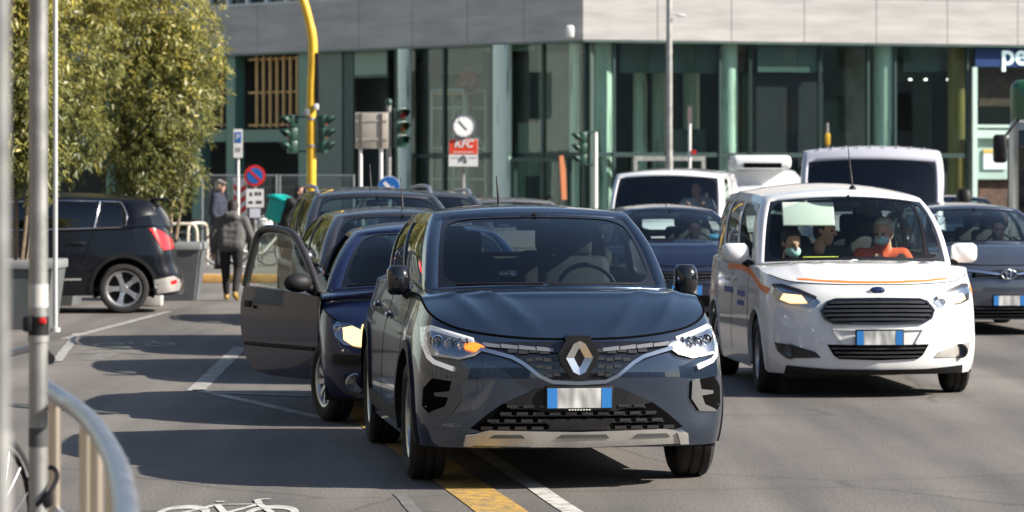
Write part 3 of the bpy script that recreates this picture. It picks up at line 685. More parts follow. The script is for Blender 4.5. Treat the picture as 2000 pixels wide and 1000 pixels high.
        fb = MB(); vs = [P(x, y, -.004) for (x, y) in out]+[P(x*1.0, y*1.0, -.004) for (x, y) in inn]+[P(x, y, -.016) for (x, y) in inn]
        fb.add(vs, [(i, (i+1) % n, n+(i+1) % n, n+i) for i in range(n)]+[(n+i, n+(i+1) % n, 2*n+(i+1) % n, 2*n+i) for i in range(n)])
        f = fb.build('seal', m_blackgloss, o, 40)
        return o
    # --- projected details ---------------------------------------------
    AX = {'front': ((1, 0, 0), lambda a, b: (9, a, b)), 'rear': ((-1, 0, 0), lambda a, b: (-12, a, b)),
          'left': ((0, 1, 0), lambda a, b: (a, 9, b)), 'right': ((0, -1, 0), lambda a, b: (a, -9, b)), 'top': ((0, 0, 1), lambda a, b: (a, b, 9))}
    def hit(s, axis, a, b):
        n, mk = s.AX[axis]; n = Vector(n); o = Vector(mk(a, b)); r = s.bvh.ray_cast(o, -n)
        if r[0] is None or (axis == 'front' and r[0].x < -.6):
            q = Vector(mk(a, b)); q = q-n*(q.dot(n))+n*(s.p['fo']-.3 if axis == 'front' else (s.p['w']-.05 if axis in ('left', 'right') else s.p['wb']+s.p['ro']-.2))
            r = s.bvh.find_nearest(q); return Vector(r[0])
        return Vector(r[0])
    def proj(s, name, poly, axis, mat, off=.004, thick=.02, maxe=.05, parent=None, build=True, smooth=35, flat=None):
        bm = bmesh.new(); vv = [bm.verts.new((a, b, 0)) for a, b in poly]; bm.faces.new(vv)
        bmesh.ops.triangulate(bm, faces=bm.faces[:], ngon_method='EAR_CLIP')
        for _ in range(6):
            L = [e for e in bm.edges if e.calc_length() > maxe]
            if not L: break
            bmesh.ops.subdivide_edges(bm, edges=L, cuts=1); bmesh.ops.triangulate(bm, faces=bm.faces[:])
        n = Vector(s.AX[axis][0]); bm.verts.index_update()
        uv = [(v.co.x, v.co.y) for v in bm.verts]
        base = [s.hit(axis, a, b) for a, b in uv]
        top = [q+n*off for q in base]; bot = [q+n*(off-thick) for q in base]; k = len(top)
        fs = [[v.index for v in f.verts] for f in bm.faces]
        be = [(e.verts[0].index, e.verts[1].index) for e in bm.edges if len(e.link_faces) == 1]; bm.free()
        mb = MB(); mb.add(top+bot, fs+[[i+k for i in f][::-1] for f in fs]+[(a, b, b+k, a+k) for a, b in be])
        if not build: return mb
        return mb.build(name, mat, parent or s.root, smooth)
    def strip(s, name, pts, axis, wd, mat, off=.004, thick=.012, parent=None, closed=False):
        P = [np.array(q, float) for q in pts]; L = []; Rr = []
        for i, q in enumerate(P):
            t = P[min(i+1, len(P)-1)]-P[max(i-1, 0)]; t /= (np.linalg.norm(t) or 1); nrm = np.array((-t[1], t[0]))
            w_ = wd[i] if isinstance(wd, (list, tuple)) else wd
            L.append(q+nrm*w_/2); Rr.append(q-nrm*w_/2)
        return s.proj(name, [tuple(q) for q in L+Rr[::-1]], axis, mat, off, thick, parent=parent)
    def ring_line(s, name, mat, u0, u1, r=.006, dz=0.0, parent=None, n=60):
        mb = MB(); P = []
        for u in np.linspace(u0, u1, n):
            v = cmr(s.top, abs(u)); P.append((v[0]+.002, v[1]*(1 if u >= 0 else -1), v[2]+dz))
        mb.tube(P, r, 6); return mb.build(name, mat, parent or s.root, 60)
    def hood_strip(s, name, mat, ab, wd, off=.003):
        mb = MB(); k = len(ab)
        V = [np.array(s.hood(a, b+sg*wd/2))+np.array((0, 0, off)) for a, b in ab for sg in (-1, 1)]
        mb.add(V, [(2*i, 2*i+1, 2*i+3, 2*i+2) for i in range(k-1)]); return mb.build(name, mat, s.root, 60)
    def both(s, poly): return [poly, [(-a, b) for a, b in poly][::-1]]
    # --- wheels ---------------------------------------------------------
    def wheels(s):
        p = s.p; r, w, rim = p['tr'], p['tw'], p['rim']; h = w/2
        t = MB(); sh = r-rim
        prof = [(rim-.008, -h*.72), (rim+.01, -h*.86), (rim+sh*.35, -h), (rim+sh*.72, -h*.97), (r-.012, -h*.84), (r-.002, -h*.72)]
        for g in (-.42, -.14, .14, .42):
            prof += [(r, w*(g-.045)), (r-.01, w*(g-.03)), (r-.01, w*(g+.03)), (r, w*(g+.045))] if abs(g) < .4 else []
        prof += [(r-.002, h*.72), (r-.012, h*.84), (rim+sh*.72, h*.97), (rim+sh*.35, h), (rim+.01, h*.86), (rim-.008, h*.72), (rim-.03, 0), (rim-.008, -h*.72)]
        t.lathe(prof, axis='y', n=48)
        rm = MB(); rm.lathe([(rim-.004, -h*.7), (rim-.02, -h*.4), (rim-.03, 0), (rim-.024, h*.55), (rim-.014, h*.74), (rim+.006, h*.82), (rim+.008, h*.76)], axis='y', n=40)
        ns = p['spokes']
        for k in range(ns):
            a = 2*math.pi*k/ns+.3; ca, sa = math.cos(a), math.sin(a)
            def sp(rr, off, y): return (rr*ca-off*sa, y, rr*sa+off*ca)
            w0, w1 = (.036, .05) if ns <= 6 else (.02, .026)
            V = [sp(.03, -w0, h*.5), sp(.03, w0, h*.5), sp(rim*.55, w0*.8, h*.62), sp(rim*.55, -w0*.8, h*.62), sp(rim-.02, -w1, h*.66), sp(rim-.02, w1, h*.66)]
            V2 = [(x, y-.03, z) for x, y, z in V]
            F = [(0,1,2,3),(3,2,5,4)]
            rm.add(V+V2, F+[(6+a_, 6+b_, 6+c_, 6+d_)[::-1] for a_, b_, c_, d_ in F]+[(0,3,9,6),(3,4,10,9),(4,5,11,10),(5,2,8,11),(2,1,7,8)])
        rm.lathe([(0, h*.66), (.045, h*.64), (.055, h*.5), (.055, h*.2)], axis='y', n=16)
        hb = MB(); hb.lathe([(0, h*.2), (rim*.62, h*.2), (rim*.62, h*.05), (rim-.03, 0), (0, -h*.2)], axis='y', n=24)
        first = None
        for (x, st) in ((0, p['steer']), (-p['wb'], 0)):
            for sg in (1, -1):
                y = sg*(p['w']-.012-h)
                if first is None:
                    o = hb.build('wheel', m_hub, s.root, 40)
                    a = t.build('tyre', m_rubber, o, 25); b = rm.build('rim', p.get('rimmat') or m_alloy, o, 30); first = o
                else: o = copy_tree(first, s.root)
                o.location = (x, y, r); o.rotation_euler = (0, random.random()*2, R(st)+(0 if sg > 0 else math.pi))
    # --- cabin ------------------------------------------------------------
    def cabin(s):
        p = s.p; S = s.S; zc = S[2]; y = S[1]-.1; x0 = p['xcb']+.02
        d = MB(); prof = [(x0+.03, zc+p['crown']*.4-.02), (x0-.25, zc+.02), (x0-.42, zc+.015), (x0-.5, zc-.06), (x0-.46, zc-.3), (x0-.35, zc-.5)]
        def df(i, v):
            x, z = prof[i]; return (x+p['wsb']*(1-v*v)*(1 if i < 2 else .3), v*y*(1-.04*i/5), z)
        d.grid(df, range(len(prof)), np.linspace(-1, 1, 13)); 
        d.b2((x0-3.0+(.0), -y, .3), (x0-.2, y, .34)) if p['wb'] > 2.5 else d.b2((x0-2.5, -y, .3), (x0-.2, y, .34))
        d.build('dashboard', m_trim, s.root, 50)
        zs = p.get('seatz', zc-.42)
        xs = p.get('seatx', p['xcb']-1.15)
        for sg in (1, -1): s.seat(xs, sg*y*.5, zs, .46)
        if p.get('rearseat', True):
            s.seat(xs-.82, y*.5, zs+.02, .5); s.seat(xs-.82, -y*.5, zs+.02, .5)
        sw = MB(); c = Vector((xs+.42, y*.5, zc-.02)); tl = R(28); ring = []
        for k in range(24):
            a = 2*math.pi*k/24; u = Vector((-math.sin(tl), 0, math.cos(tl))); ring.append(c+Vector((0, 1, 0))*.18*math.cos(a)+u*.18*math.sin(a))
        sw.tube(ring, .015, 6, closed=True); u = Vector((-math.sin(tl), 0, math.cos(tl)))
        for q in (Vector((0, 1, 0)), Vector((0, -1, 0)), -u): sw.tube([c, c+q*.17], .014, 6)
        sw.sph(c, (.04, .06, .05), 10, 6); sw.tube([c, c+Vector((.3, 0, -.18))], .03, 6)
        sw.build('steering_wheel', m_trim, s.root, 60)
        mr = MB(); tf = s.ws(.5, .86); mr.rbox((tf[0]-.07, 0, tf[2]-.05), (.03, .22, .07), .015); mr.cyl((tf[0]-.02, 0, tf[2]+.02), (tf[0]-.07, 0, tf[2]-.03), .012, n=6)
        mr.build('rear_view_mirror', m_black, s.root, 50)
    def seat(s, x, y, z, wd):
        st = MB(); h = wd/2
        st.rbox((x+.18, y, z), (.5, wd, .16), .06, 3)
        st.rbox((x-.1, y, z+.3), (.14, wd, .62), .06, 3, rot=Matrix.Rotation(R(-12), 3, 'Y'))
        o = st.build('seat', m_trim, s.root, 50)
        hd = MB(); hd.rbox((x-.2, y, z+.68), (.09, .25, .17), .04, 3); hd.cyl((x-.18, y-.05, z+.5), (x-.2, y-.05, z+.66), .008, n=6); hd.cyl((x-.18, y+.05, z+.5), (x-.2, y+.05, z+.66), .008, n=6)
        hd.build('headrest', m_trim, o, 50)
    # --- common fittings ---------------------------------------------------
    def mirror(s, sg, x, y, z, sz=(.13, .2, .15), mat=None, cap=None):
        m_ = MB(); m_.sph((x, sg*y, z), (sz[0]*.62, sz[1]*.6, sz[2]*.58), 16, 10)
        V = []
        for v in m_.v:                      # flatten the glass side, square the shell a little
            vx = max(v[0], x-sz[0]*.25); dy = v[1]-sg*y; dz = v[2]-z
            V.append((vx, sg*y+max(-sz[1]/2, min(sz[1]/2, dy*1.05)), z+max(-sz[2]/2, min(sz[2]/2, dz*1.05))))
        m_.v = V
        o = m_.build('door_mirror', cap or s.paint, s.root, 60)
        a = MB(); a.tube([(x+.01, sg*(y-sz[1]*.3), z-sz[2]*.4), (x+.02, sg*(y-sz[1]*.55), z-sz[2]*.55), (x+.02, sg*(s.S[1]-.05), z-sz[2]*.75)], [.03, .032, .04], 8)
        a.build('mirror_arm', m_black, o, 60); g = MB(); g.rbox((x-sz[0]*.26, sg*y, z), (.006, sz[1]*.8, sz[2]*.75), .003); g.build('mirror_glass', m_chrome, o)
        return o
    def plate(s, y, z, wd=.36, ht=.11, rear=False):
        x = s.hit('front', y, z).x+.02
        f = MB(); f.rbox((x, y, z), (.016, wd+.02, ht+.025), .006); o = f.build('number_plate', m_black, s.root)
        t = MB(); t.b2((x+.0085, y-wd/2, z-ht/2), (x+.011, y+wd/2, z+ht/2)); t.build('plate_face', PLATE(), o, 0)
        for sg in (1, -1): b = MB(); b.b2((x+.0112, y+sg*wd/2, z-ht/2), (x+.013, y+sg*(wd/2-.055), z+ht/2)); b.build('plate_band', m_pblue, o, 0)
        return o
    def wiper(s, a0, a1, b0, b1):
        w = MB(); P = [s.ws(a0+(a1-a0)*k/6, b0+(b1-b0)*k/6)+np.array((.012, 0, .012)) for k in range(7)]
        w.tube(P, .008, 6); w.build('wiper', m_black, s.root)
    def seams(s, xs, z0, z1, sides=('left', 'right'), handles=()):
        for sd in sides:
            for x in xs: s.strip('door_seam', [(x, z0), (x+.01, (z0+z1)/2), (x, z1)], sd, .009, m_seam, .0015, .004)
            for (x, z) in handles:
                h = s.hit(sd, x, z); sg = 1 if sd == 'left' else -1
                b = MB(); b.rbox((h.x, h.y+sg*.022, h.z), (.19, .022, .03), .01, 2); b.rbox((h.x, h.y+sg*.006, h.z), (.24, .006, .05), .003); b.build('door_handle', s.paint, s.root)
    def lips(s, wd=.045, mat=None, off=.012):
        p = s.p
        for xa in (0, -p['wb']):
            for sd in ('left', 'right'):
                th = [R(a) for a in range(-16, 197, 9)]; zc = p['tr']
                P = [(xa+(s.Ra-.004)*math.cos(t), zc+(s.Ra-.004)*math.sin(t)) for t in th]+[(xa+(s.Ra+wd)*math.cos(t), zc+(s.Ra+wd)*math.sin(t)) for t in th[::-1]]
                P = [(a, max(b, p['zb']-.02)) for a, b in P]
                s.proj('wheel_arch', P, sd, mat or m_black, off, .035, .07)
def PLATE():
    if 'plate white' in MATS: return MATS['plate white']
    m = M('plate white', (.62, .62, .6), .4); nt = m.node_tree; N = nt.nodes; L = nt.links
    tc = N.new('ShaderNodeTexCoord'); mp = N.new('ShaderNodeMapping'); mp.inputs['Scale'].default_value = (0, 14, 5)
    t = N.new('ShaderNodeTexNoise'); t.inputs['Scale'].default_value = 1; t.inputs['Detail'].default_value = 1
    r = N.new('ShaderNodeValToRGB'); r.color_ramp.elements[0].color = (.3, .3, .3, 1); r.color_ramp.elements[1].color = (.7, .7, .68, 1)
    r.color_ramp.elements[0].position = .35; r.color_ramp.elements[1].position = .6
    L.new(tc.outputs['Object'], mp.inputs[0]); L.new(mp.outputs[0], t.inputs[0]); L.new(t.outputs[0], r.inputs[0]); L.new(r.outputs[0], N['Principled BSDF'].inputs['Base Color'])
    return m
m_pblue = M('plate blue', (.03, .2, .55), .4)
# ================================================================== the dark blue-grey crossover in front
def add_headlamp(c, name, poly, side, lit=None, bulbs=(), lens=True, drl=None, fins=None, dark=False, drlw=.026):
    P = poly if side > 0 else [(-a, b) for a, b in poly][::-1]
    h = c.proj(name, P, 'front', m_lampdark if dark else m_reflector, .003, .03, .04)
    if fins:
        for (a0, a1, z0, z1, n) in fins:
            for k in range(n):
                y = side*(a0+(a1-a0)*k/max(1, n-1)); q = c.hit('front', y, (z0+z1)/2)
                f = MB(); f.b2((q.x-.03, y-.004, z0), (q.x+.012, y+.004, z1)); f.build('lamp_fin', m_lampdark, h, 0)
    for (y, z, r, lit_) in bulbs:
        y = side*y; q = c.hit('front', y, z); b = MB()
        b.lathe([(r, -.03), (r*1.02, .012), (r*.86, .014), (r*.8, -.004)], (q.x, y, z), 'x', 18); b.build('lamp_bezel', m_chrome, h, 50)
        b = MB(); b.sph((q.x-.004, y, z), (.018, r*.8, r*.8), 14, 8); b.build('lamp_bulb', lit_ or m_reflector, h, 60)
    if lit:
        for (pl, mt) in lit:
            pl = pl if side > 0 else [(-a, b) for a, b in pl][::-1]
            c.proj('lamp_glow', pl, 'front', mt, .016, .014, .04, parent=h)
    if drl:
        d = drl if side > 0 else [(-a, b) for a, b in drl]
        c.strip('light_strip', d, 'front', drlw, m_drl, .02, .03, parent=h)
    if lens: c.proj('lens', P, 'front', m_lens, .024, .002, .04, parent=h)
    return h
p_capt = PAINT('slate blue paint', (.026, .045, .080), .65, .25, .02, 1.0, 1.75)
def capt_crease(y, b):
    y0 = .22+.42*b; y1 = .5+.4*b
    return .024*math.exp(-abs((y-y0)/.05)**1.3)*min(1, 2.2*(1-b)+.1)*min(1, 3*b+.2)+.024*math.exp(-abs((y-y1)/.05)**1.3)*min(1, 2.5*(1-b)+.1)*min(1, 3*b)
cap = Car('crossover_car', p_capt, (.262, 18.42), 7.5, 'dark slate-blue crossover in front with diamond badge and lit orange indicator', 'car',
    wb=2.639, fo=.83, ro=.76, w=.895, zb=.235, tr=.345, tw=.215, rim=.225, arch=.06, q=1.25, steer=0,
    nose=[(.15,-.08),(.28,-.015),(.36,0),(.5,.0),(.62,0),(.75,-.02),(.83,-.07),(.95,-.16),(1.15,-.28)],
    wid=[(.15,.95),(.3,.985),(.45,1.0),(.7,.99),(.8,.978),(.9,.952),(1.0,.918),(1.2,.865)],
    fc=[(0,0),(.012,.3),(.05,.6),(.115,.8),(.23,.94),(.43,.99)],
    ztf=[.838,.842,.868,.905,.965,1.03], zts=[1.06,1.065,1.07,1.08], ztr=[1.08,1.08,1.07,1.06,1.05,1.05],
    xcb=-.40, crown=.03, hoodb=.035, crease=capt_crease, wsb=.24, wst=.1, ins=.075,
    T_F=(-1.16,.60,1.525), T_R=(-2.75,.575,1.49), xrb=-3.15, rcrown=.03, roofz=.01, bev=.035,
    wsh=(.05,.03,.89), rsh=(.16,.2,.85), sb=(.06,.84), sw=[(.1,.45),(.49,.83)],
    clad=lambda x, y, z: z < .32-.05*(x > .5), glass=GLASS('dim windscreen', (.56, .64, .64), .8), glass_r=GLASS('rear glass', (.72, .8, .8), .8))
c = cap
# grille field, chrome bars and frame
G = [(0,.612),(.15,.618),(.22,.65),(.31,.72),(.36,.75),(.50,.782),(.56,.80),(.50,.822),(.30,.815),(.15,.815),(.10,.825),(0,.826)]
gf = c.proj('grille', G+[(-a, b) for a, b in G[-2:0:-1]], 'front', m_blackgloss, .006, .03, .04)
for k in range(4):
    z = .775-.043*k; y1 = [.40, .30, .245, .19][k]; n = [5, 4, 3, 2][k]
    for sg in (1, -1):
        for j in range(n):
            ya = .105+(y1-.105)*j/n; yb = ya+(y1-.105)/n*.86
            c.proj('grille_bar', [(sg*ya, z-.009-.006*(j % 2)), (sg*yb, z-.009-.006*(j % 2)), (sg*yb, z+.009-.006*(j % 2)), (sg*ya, z+.009-.006*(j % 2))], 'front', m_grille, .019, .02, .06, parent=gf)
for sg in (1, -1):
    for j in range(4):
        ya = .14+.098*j; yb = ya+.092
        zf = lambda y: .783+.03*(y-.14)/.4
        c.proj('chrome_bar', [(sg*ya, zf(ya)-.012), (sg*yb, zf(yb)-.012), (sg*(yb), zf(yb)+.010), (sg*ya, zf(ya)+.006)], 'front', M('dim satin bar', (.3, .3, .3), .3, .7), .022, .02, .06, parent=gf)
fr = [(.545,.787),(.48,.772),(.37,.742),(.31,.708),(.22,.637),(.15,.604),(0,.596)]
c.strip('grille_frame', [(a, b) for a, b in fr]+[(-a, b) for a, b in fr[-2::-1]], 'front', .020, M('trim with sky sheen', (.34, .39, .48), .25, .9), .026, .03)  # paler blue than the body: sky reflection put into the frame colour
# diamond badge
xb = c.hit('front', 0, .73).x
bd = MB(); dia = lambda w_, h_, cy=.737: [(0, cy+h_), (w_, cy), (0, cy-h_), (-w_, cy)]
blk = [(0,.862),(.06,.86),(.115,.76),(.10,.70),(.035,.615),(-.035,.615),(-.10,.70),(-.115,.76),(-.06,.86)]
b = MB(); b.prism(blk, xb-.08, xb+.03, 'x'); bg = b.build('badge_surround', m_blackgloss, c.root, 30)
def ring_prism(mb, out, inn, x0, xo, xi):
    n = len(out); vs = [(x0, *q) for q in out]+[(xo, *q) for q in out]+[(xi, *q) for q in inn]+[(x0, *q) for q in inn]
    mb.add(vs, [(i+k*n, (i+1) % n+k*n, (i+1) % n+((k+1) % 4)*n, i+((k+1) % 4)*n) for k in range(4) for i in range(n)])
o_ = [(0,.832),(.034,.815),(.076,.737),(.034,.659),(0,.642),(-.034,.659),(-.076,.737),(-.034,.815)]
i_ = [(0,.790),(.006,.785),(.030,.737),(.006,.69),(0,.684),(-.006,.69),(-.030,.737),(-.006,.785)]
ring_prism(bd, o_, i_, xb+.02, xb+.052, xb+.04); bd.build('badge', M('badge chrome', (.72, .72, .73), .22, 1), bg, 15)
# headlamps
HL = [(.50,.80),(.58,.838),(.70,.875),(.80,.908),(.84,.89),(.848,.81),(.82,.748),(.66,.733),(.575,.758)]
DR = [(.575,.832),(.70,.868),(.79,.895),(.828,.872),(.833,.80),(.815,.735),(.79,.71),(.69,.674)]
for sg in (1, -1):
    am = m_amber if sg < 0 else m_lit
    h = add_headlamp(c, 'headlamp', HL, sg, lit=[([(.512,.80),(.57,.822),(.62,.815),(.625,.785),(.565,.768)], m_amber if sg < 0 else m_drl)],
        bulbs=[(.635,.80,.03,None),(.70,.81,.033,None),(.765,.825,.033,None)], fins=[(.61,.80,.76,.845,6)], drl=DR)
    c.strip('lamp_trim', [(sg*a, b) for a, b in [(.54,.782),(.575,.757),(.66,.734),(.80,.752)]], 'front', .014, m_satin, .024, .02, parent=h)
# lower bumper: intake mesh, plate, fog recesses as dark raised panels, silver skid plate
LG = [(0,.50),(.36,.498),(.42,.485),(.50,.43),(.60,.345),(.55,.332),(0,.318)]
lg = c.proj('lower_intake', LG+[(-a, b) for a, b in LG[-2:0:-1]], 'front', m_seam, .004, .02, .05)  # raised black panel; the shade inside the intake is in its colour
for k in range(4):
    z = .468-.040*k; ymax = .40+.053*k
    n = 9+k
    for j in range(n):
        y0 = -ymax+2*ymax*j/n; w_ = 2*ymax/n*.68
        sh = (k % 2)*.35*2*ymax/n*.5
        if abs(y0+w_/2+sh) < .17 and k == 0: continue
        c.proj('intake_bar', [(y0+sh, z-.007), (y0+sh+w_, z-.007), (y0+sh+w_, z+.009), (y0+sh, z+.009)], 'front', m_grille, .02, .02, .2, parent=lg)
    c.strip('intake_rail', [(-ymax+.02, z-.011), (0, z-.011), (ymax-.02, z-.011)], 'front', .006, m_grille, .01, .01, parent=lg)
c.proj('radar_panel', [(-.14,.335),(.14,.335),(.2,.395),(-.2,.395)], 'front', m_blackgloss, .024, .02, .08)
c.proj('plate_carrier', [(-.42,.485),(-.2,.44),(.2,.44),(.42,.485),(.36,.50),(.23,.57),(-.23,.57),(-.36,.50)], 'front', m_black, .014, .03, .06)
pl = c.plate(.0, .515); 
fx = c.hit('front', 0, .515).x
t = MB()
for k in range(8): t.b2((fx+.029, -.06+.016*k, .447), (fx+.0305, -.06+.016*k+.010, .453))
t.build('dealer_lettering', m_white, pl, 0)
for sg in (1, -1):
    S2 = lambda P: [(sg*a, b) for a, b in (P if sg > 0 else P[::-1])]
    c.proj('fog_panel', S2([(.67,.60),(.80,.62),(.845,.56),(.85,.46),(.82,.425),(.70,.44),(.66,.50)]), 'front', m_seam, .004, .02, .04)  # raised black panel stands in for the shade of a deep recess
    c.proj('fog_surround', S2([(.655,.60),(.70,.607),(.712,.55),(.79,.54),(.79,.522),(.716,.515),(.735,.465),(.80,.437),(.82,.42),(.70,.43),(.65,.50)]), 'front', M('grey trim plastic', (.09, .09, .09), .5), .018, .03, .04)
    c.proj('skid_end', S2([(.56,.315),(.625,.308),(.635,.245),(.585,.245)]), 'front', m_satin, .046, .06, .05)
SK = [(0,.325),(.5,.335),(.565,.318),(.60,.252),(0,.238)]
sk = c.proj('skid_plate', SK+[(-a, b) for a, b in SK[-2:0:-1]], 'front', m_satin, .035, .06, .06)
for (ya, yb) in ((-.5,-.3),(-.13,.17),(.3,.52)):
    c.proj('skid_groove', [(ya,.292),(yb,.292),(yb-.02,.312),(ya+.03,.312)], 'front', M('grey trim plastic', (.09, .09, .09), .5), .040, .01, .08, parent=sk)
c.ring_line('bonnet_gap', m_seam, -c.u_s, c.u_s, .007)
c.lips(.055, m_black, .014); c.mirror(1, -.6, .87, 1.13, (.14, .135, .175), cap=m_blackgloss); c.mirror(-1, -.6, .87, 1.13, (.14, .135, .175), cap=m_blackgloss)
c.wiper(.12, .46, .03, .015); c.wiper(.48, .86, .015, .03)
c.seams((-.36, -1.42), .38, 1.04, handles=((-1.28, .9), (-2.2, .93)))
for sd in ('left', 'right'): c.strip('sill_trim', [(-.42,.34),(-1.3,.34),(-2.2,.34)], sd, .1, m_black, .012, .03)
sn = MB(); r_ = c.roof(.5, .06); 
for sx in (1, -1): pass
an = MB(); q = c.roof(.5, .9); an.tube([q, q+np.array((-.16, 0, .22))], [.012, .004], 6); an.build('aerial', m_black, c.root)
s_ = MB(); 
for (a, zt) in ((.5, .93),): 
    q = c.ws(.5, .9); s_.rbox((q[0]-.02, 0, q[2]-.035), (.1, .2, .06), .02)
s_.build('sensor_housing', m_black, c.root)
# ================================================================== white small people carrier
p_white = PAINT('white car paint', (.80, .80, .79), .0, .4, .05)
m_orange = M('orange decal', (.85, .2, .03), .4)
def ford_crease(y, b): return .012*math.exp(-((y-.30-.1*b)/.05)**2)*min(1, 3*b)+.012*math.exp(-((y-.62)/.06)**2)*min(1, 3*b)
fd = Car('people_carrier', p_white, (2.87, 26.1), 4.0, 'white people carrier with orange stripe, blue oval badge and three people inside', 'car',
    wb=2.489, fo=.83, ro=.83, w=.882, zb=.19, tr=.312, tw=.195, rim=.2, arch=.06, q=1.15, steer=-2,
    nose=[(.12,-.1),(.25,-.01),(.35,0),(.5,.0),(.65,-.015),(.8,-.05),(.9,-.11),(1.0,-.2),(1.2,-.35)],
    wid=[(.12,.94),(.3,.985),(.5,1.0),(.75,.995),(1.0,.975),(1.2,.95)],
    fc=[(0,0),(.02,.3),(.075,.58),(.165,.78),(.30,.92),(.46,.985)],
    ztf=[.905,.907,.915,.93,.97,1.005], zts=[1.03,1.04,1.045,1.06], ztr=[1.06,1.06,1.04,1.02,1.0,1.0],
    xcb=-.30, crown=.035, hoodb=.03, crease=ford_crease, wsb=.34, wst=.17, ins=.035,
    T_F=(-.84,.665,1.60), T_R=(-3.05,.655,1.62), xrb=-3.2, rb=.06, rt=.06, rcrown=.055, roofz=.03, bev=.055, abul=(.05,.02,.05),
    wsh=(.035,.025,.90), rsh=(.08,.1,.85), sb=(.05,.83), sw=[(.075,.33),(.37,.64),(.69,.93)], glass=GLASS('clear car glass', (.86, .93, .9), .42), glass_r=GLASS('ford side glass', (.5, .58, .55), .9), seatz=.66)
c = fd
GR = [(0,.795),(.34,.79),(.40,.77),(.455,.70),(.43,.64),(.36,.605),(0,.598)]
gf = c.proj('grille', GR+[(-a, b) for a, b in GR[-2:0:-1]], 'front', m_seam, .006, .03, .05)
c.strip('grille_frame', [(a, b) for a, b in GR]+[(-a, b) for a, b in GR[-2::-1]]+[(0.02,.795)], 'front', .02, m_blackgloss, .022, .03, parent=gf)
for k in range(5):
    z = .765-.034*k; y1 = [.385,.42,.435,.425,.39][k]
    c.strip('grille_bar', [(-y1, z), (-y1/2, z+.004), (0, z+.005), (y1/2, z+.004), (y1, z)], 'front', .019, m_lampdark, .02, .022, parent=gf)
LGo = [(0,.425),(.41,.43),(.36,.345),(.32,.315),(0,.305)]
lg = c.proj('lower_intake', LGo+[(-a, b) for a, b in LGo[-2:0:-1]], 'front', m_seam, .006, .03, .05)
for k in range(3): c.strip('intake_bar', [(-.38+.025*k, .40-.033*k), (0, .398-.033*k), (.38-.025*k, .40-.033*k)], 'front', .015, m_lampdark, .02, .02, parent=lg)
pan = [(0,.545),(.36,.55),(.30,.44),(0,.435)]
m_wshade = M('white bumper plastic', (.62, .62, .61), .5)
c.strip('plate_recess_edge', [(-.365,.548),(-.30,.437)], 'front', .016, m_wshade, .012, .02); c.strip('plate_recess_edge', [(.365,.548),(.30,.437)], 'front', .016, m_wshade, .012, .02)
c.strip('plate_recess_edge', [(-.37,.552),(0,.548),(.37,.552)], 'front', .014, m_wshade, .014, .02)
c.plate(0, .485, .37, .11)
b = MB(); x = c.hit('front', 0, .862).x; b.sph((x+.004, 0, .862), (.018, .06, .025), 20, 8); o = b.build('badge', M('badge blue', (.01, .03, .12), .25, .3, 1), c.root, 60)
b = MB(); b.tube([(x+.012, .062*math.cos(t), .862+.026*math.sin(t)) for t in np.linspace(0, 2*math.pi, 28)[:-1]], .004, 6, closed=True); b.build('badge_rim', m_chrome, o, 60)
FL = [(.455,.765),(.49,.80),(.62,.86),(.74,.90),(.80,.895),(.815,.84),(.79,.775),(.70,.745),(.50,.722)]
for sg in (1, -1):
    h = add_headlamp(c, 'headlamp', FL, sg, lit=[([(.56,.76),(.60,.82),(.73,.83),(.755,.785),(.69,.757)], m_lit)], bulbs=[(.53,.765,.03,None)])
    S2 = lambda P: [(sg*a, b) for a, b in (P if sg > 0 else P[::-1])]
    c.strip('lamp_brow', [(sg*a, b) for a, b in [(.49,.80),(.62,.86),(.74,.897),(.80,.893)]], 'front', .026, m_lampdark, .026, .02, parent=h)
    f = c.proj('fog_panel', S2([(.46,.325),(.50,.37),(.66,.42),(.80,.44),(.78,.37),(.72,.315)]), 'front', m_grille if sg < 0 else m_satin, .008, .025, .05)  # dark left, pale right: the sunlit side is put into the colour
    q = c.hit('front', sg*.69, .37); b = MB(); b.lathe([(.06, 0), (.06, .03), (.05, .034), (.045, .02), (0, .012)], (q.x, sg*.69, .37), 'x', 18); b.build('fog_lamp', m_lampdark, f, 50)
    sd = 'left' if sg > 0 else 'right'
    c.strip('orange_stripe', [(.42,.845),(.25,.875),(0,.93),(-.35,.985),(-.8,1.01),(-1.7,1.0)], sd, .05, m_orange, .003, .005)
    c.strip('blue_lettering', [(-.55,.79),(-1.0,.79)], sd, .045, M('blue decal', (.05, .09, .3), .5), .003, .004)
    for k in range(6): c.strip('blue_lettering', [(-1.25-.1*k,.80),(-1.32-.1*k,.80)], sd, .05, M('blue decal', (.05, .09, .3), .5), .003, .004)
    for k in range(5): c.strip('blue_lettering', [(-.6-.08*k,.71),(-.66-.08*k,.71)], sd, .045, M('blue decal', (.05, .09, .3), .5), .003, .004)
c.ring_line('bonnet_gap', m_seam, -4.2, 4.2, .004)
c.hood_strip('orange_stripe', m_orange, [(a, .05+.10*abs(2*a-1)**2.2) for a in np.linspace(.13, .87, 40)], .05)
c.strip('bumper_lip', [(-.72,.225),(-.4,.2),(0,.195),(.4,.2),(.72,.225)], 'front', .065, m_black, .012, .05)
c.lips(.02, p_white, .006); c.mirror(1, -.50, .97, 1.135, (.14, .21, .165)); c.mirror(-1, -.50, .97, 1.135, (.14, .22, .165))
c.seams((-.4, -1.35, -2.3), .3, 1.02, handles=((-1.2, .9), (-1.55, .9)))
c.wiper(.06, .45, .02, .008); c.wiper(.48, .9, .008, .02)
an = MB(); q = c.roof(.56, .06); an.sph(q, (.04, .03, .03), 10, 6); an.tube([q, q+np.array((-.22, -.0, .36))], [.01, .004], 6); an.build('aerial', m_black, c.root)
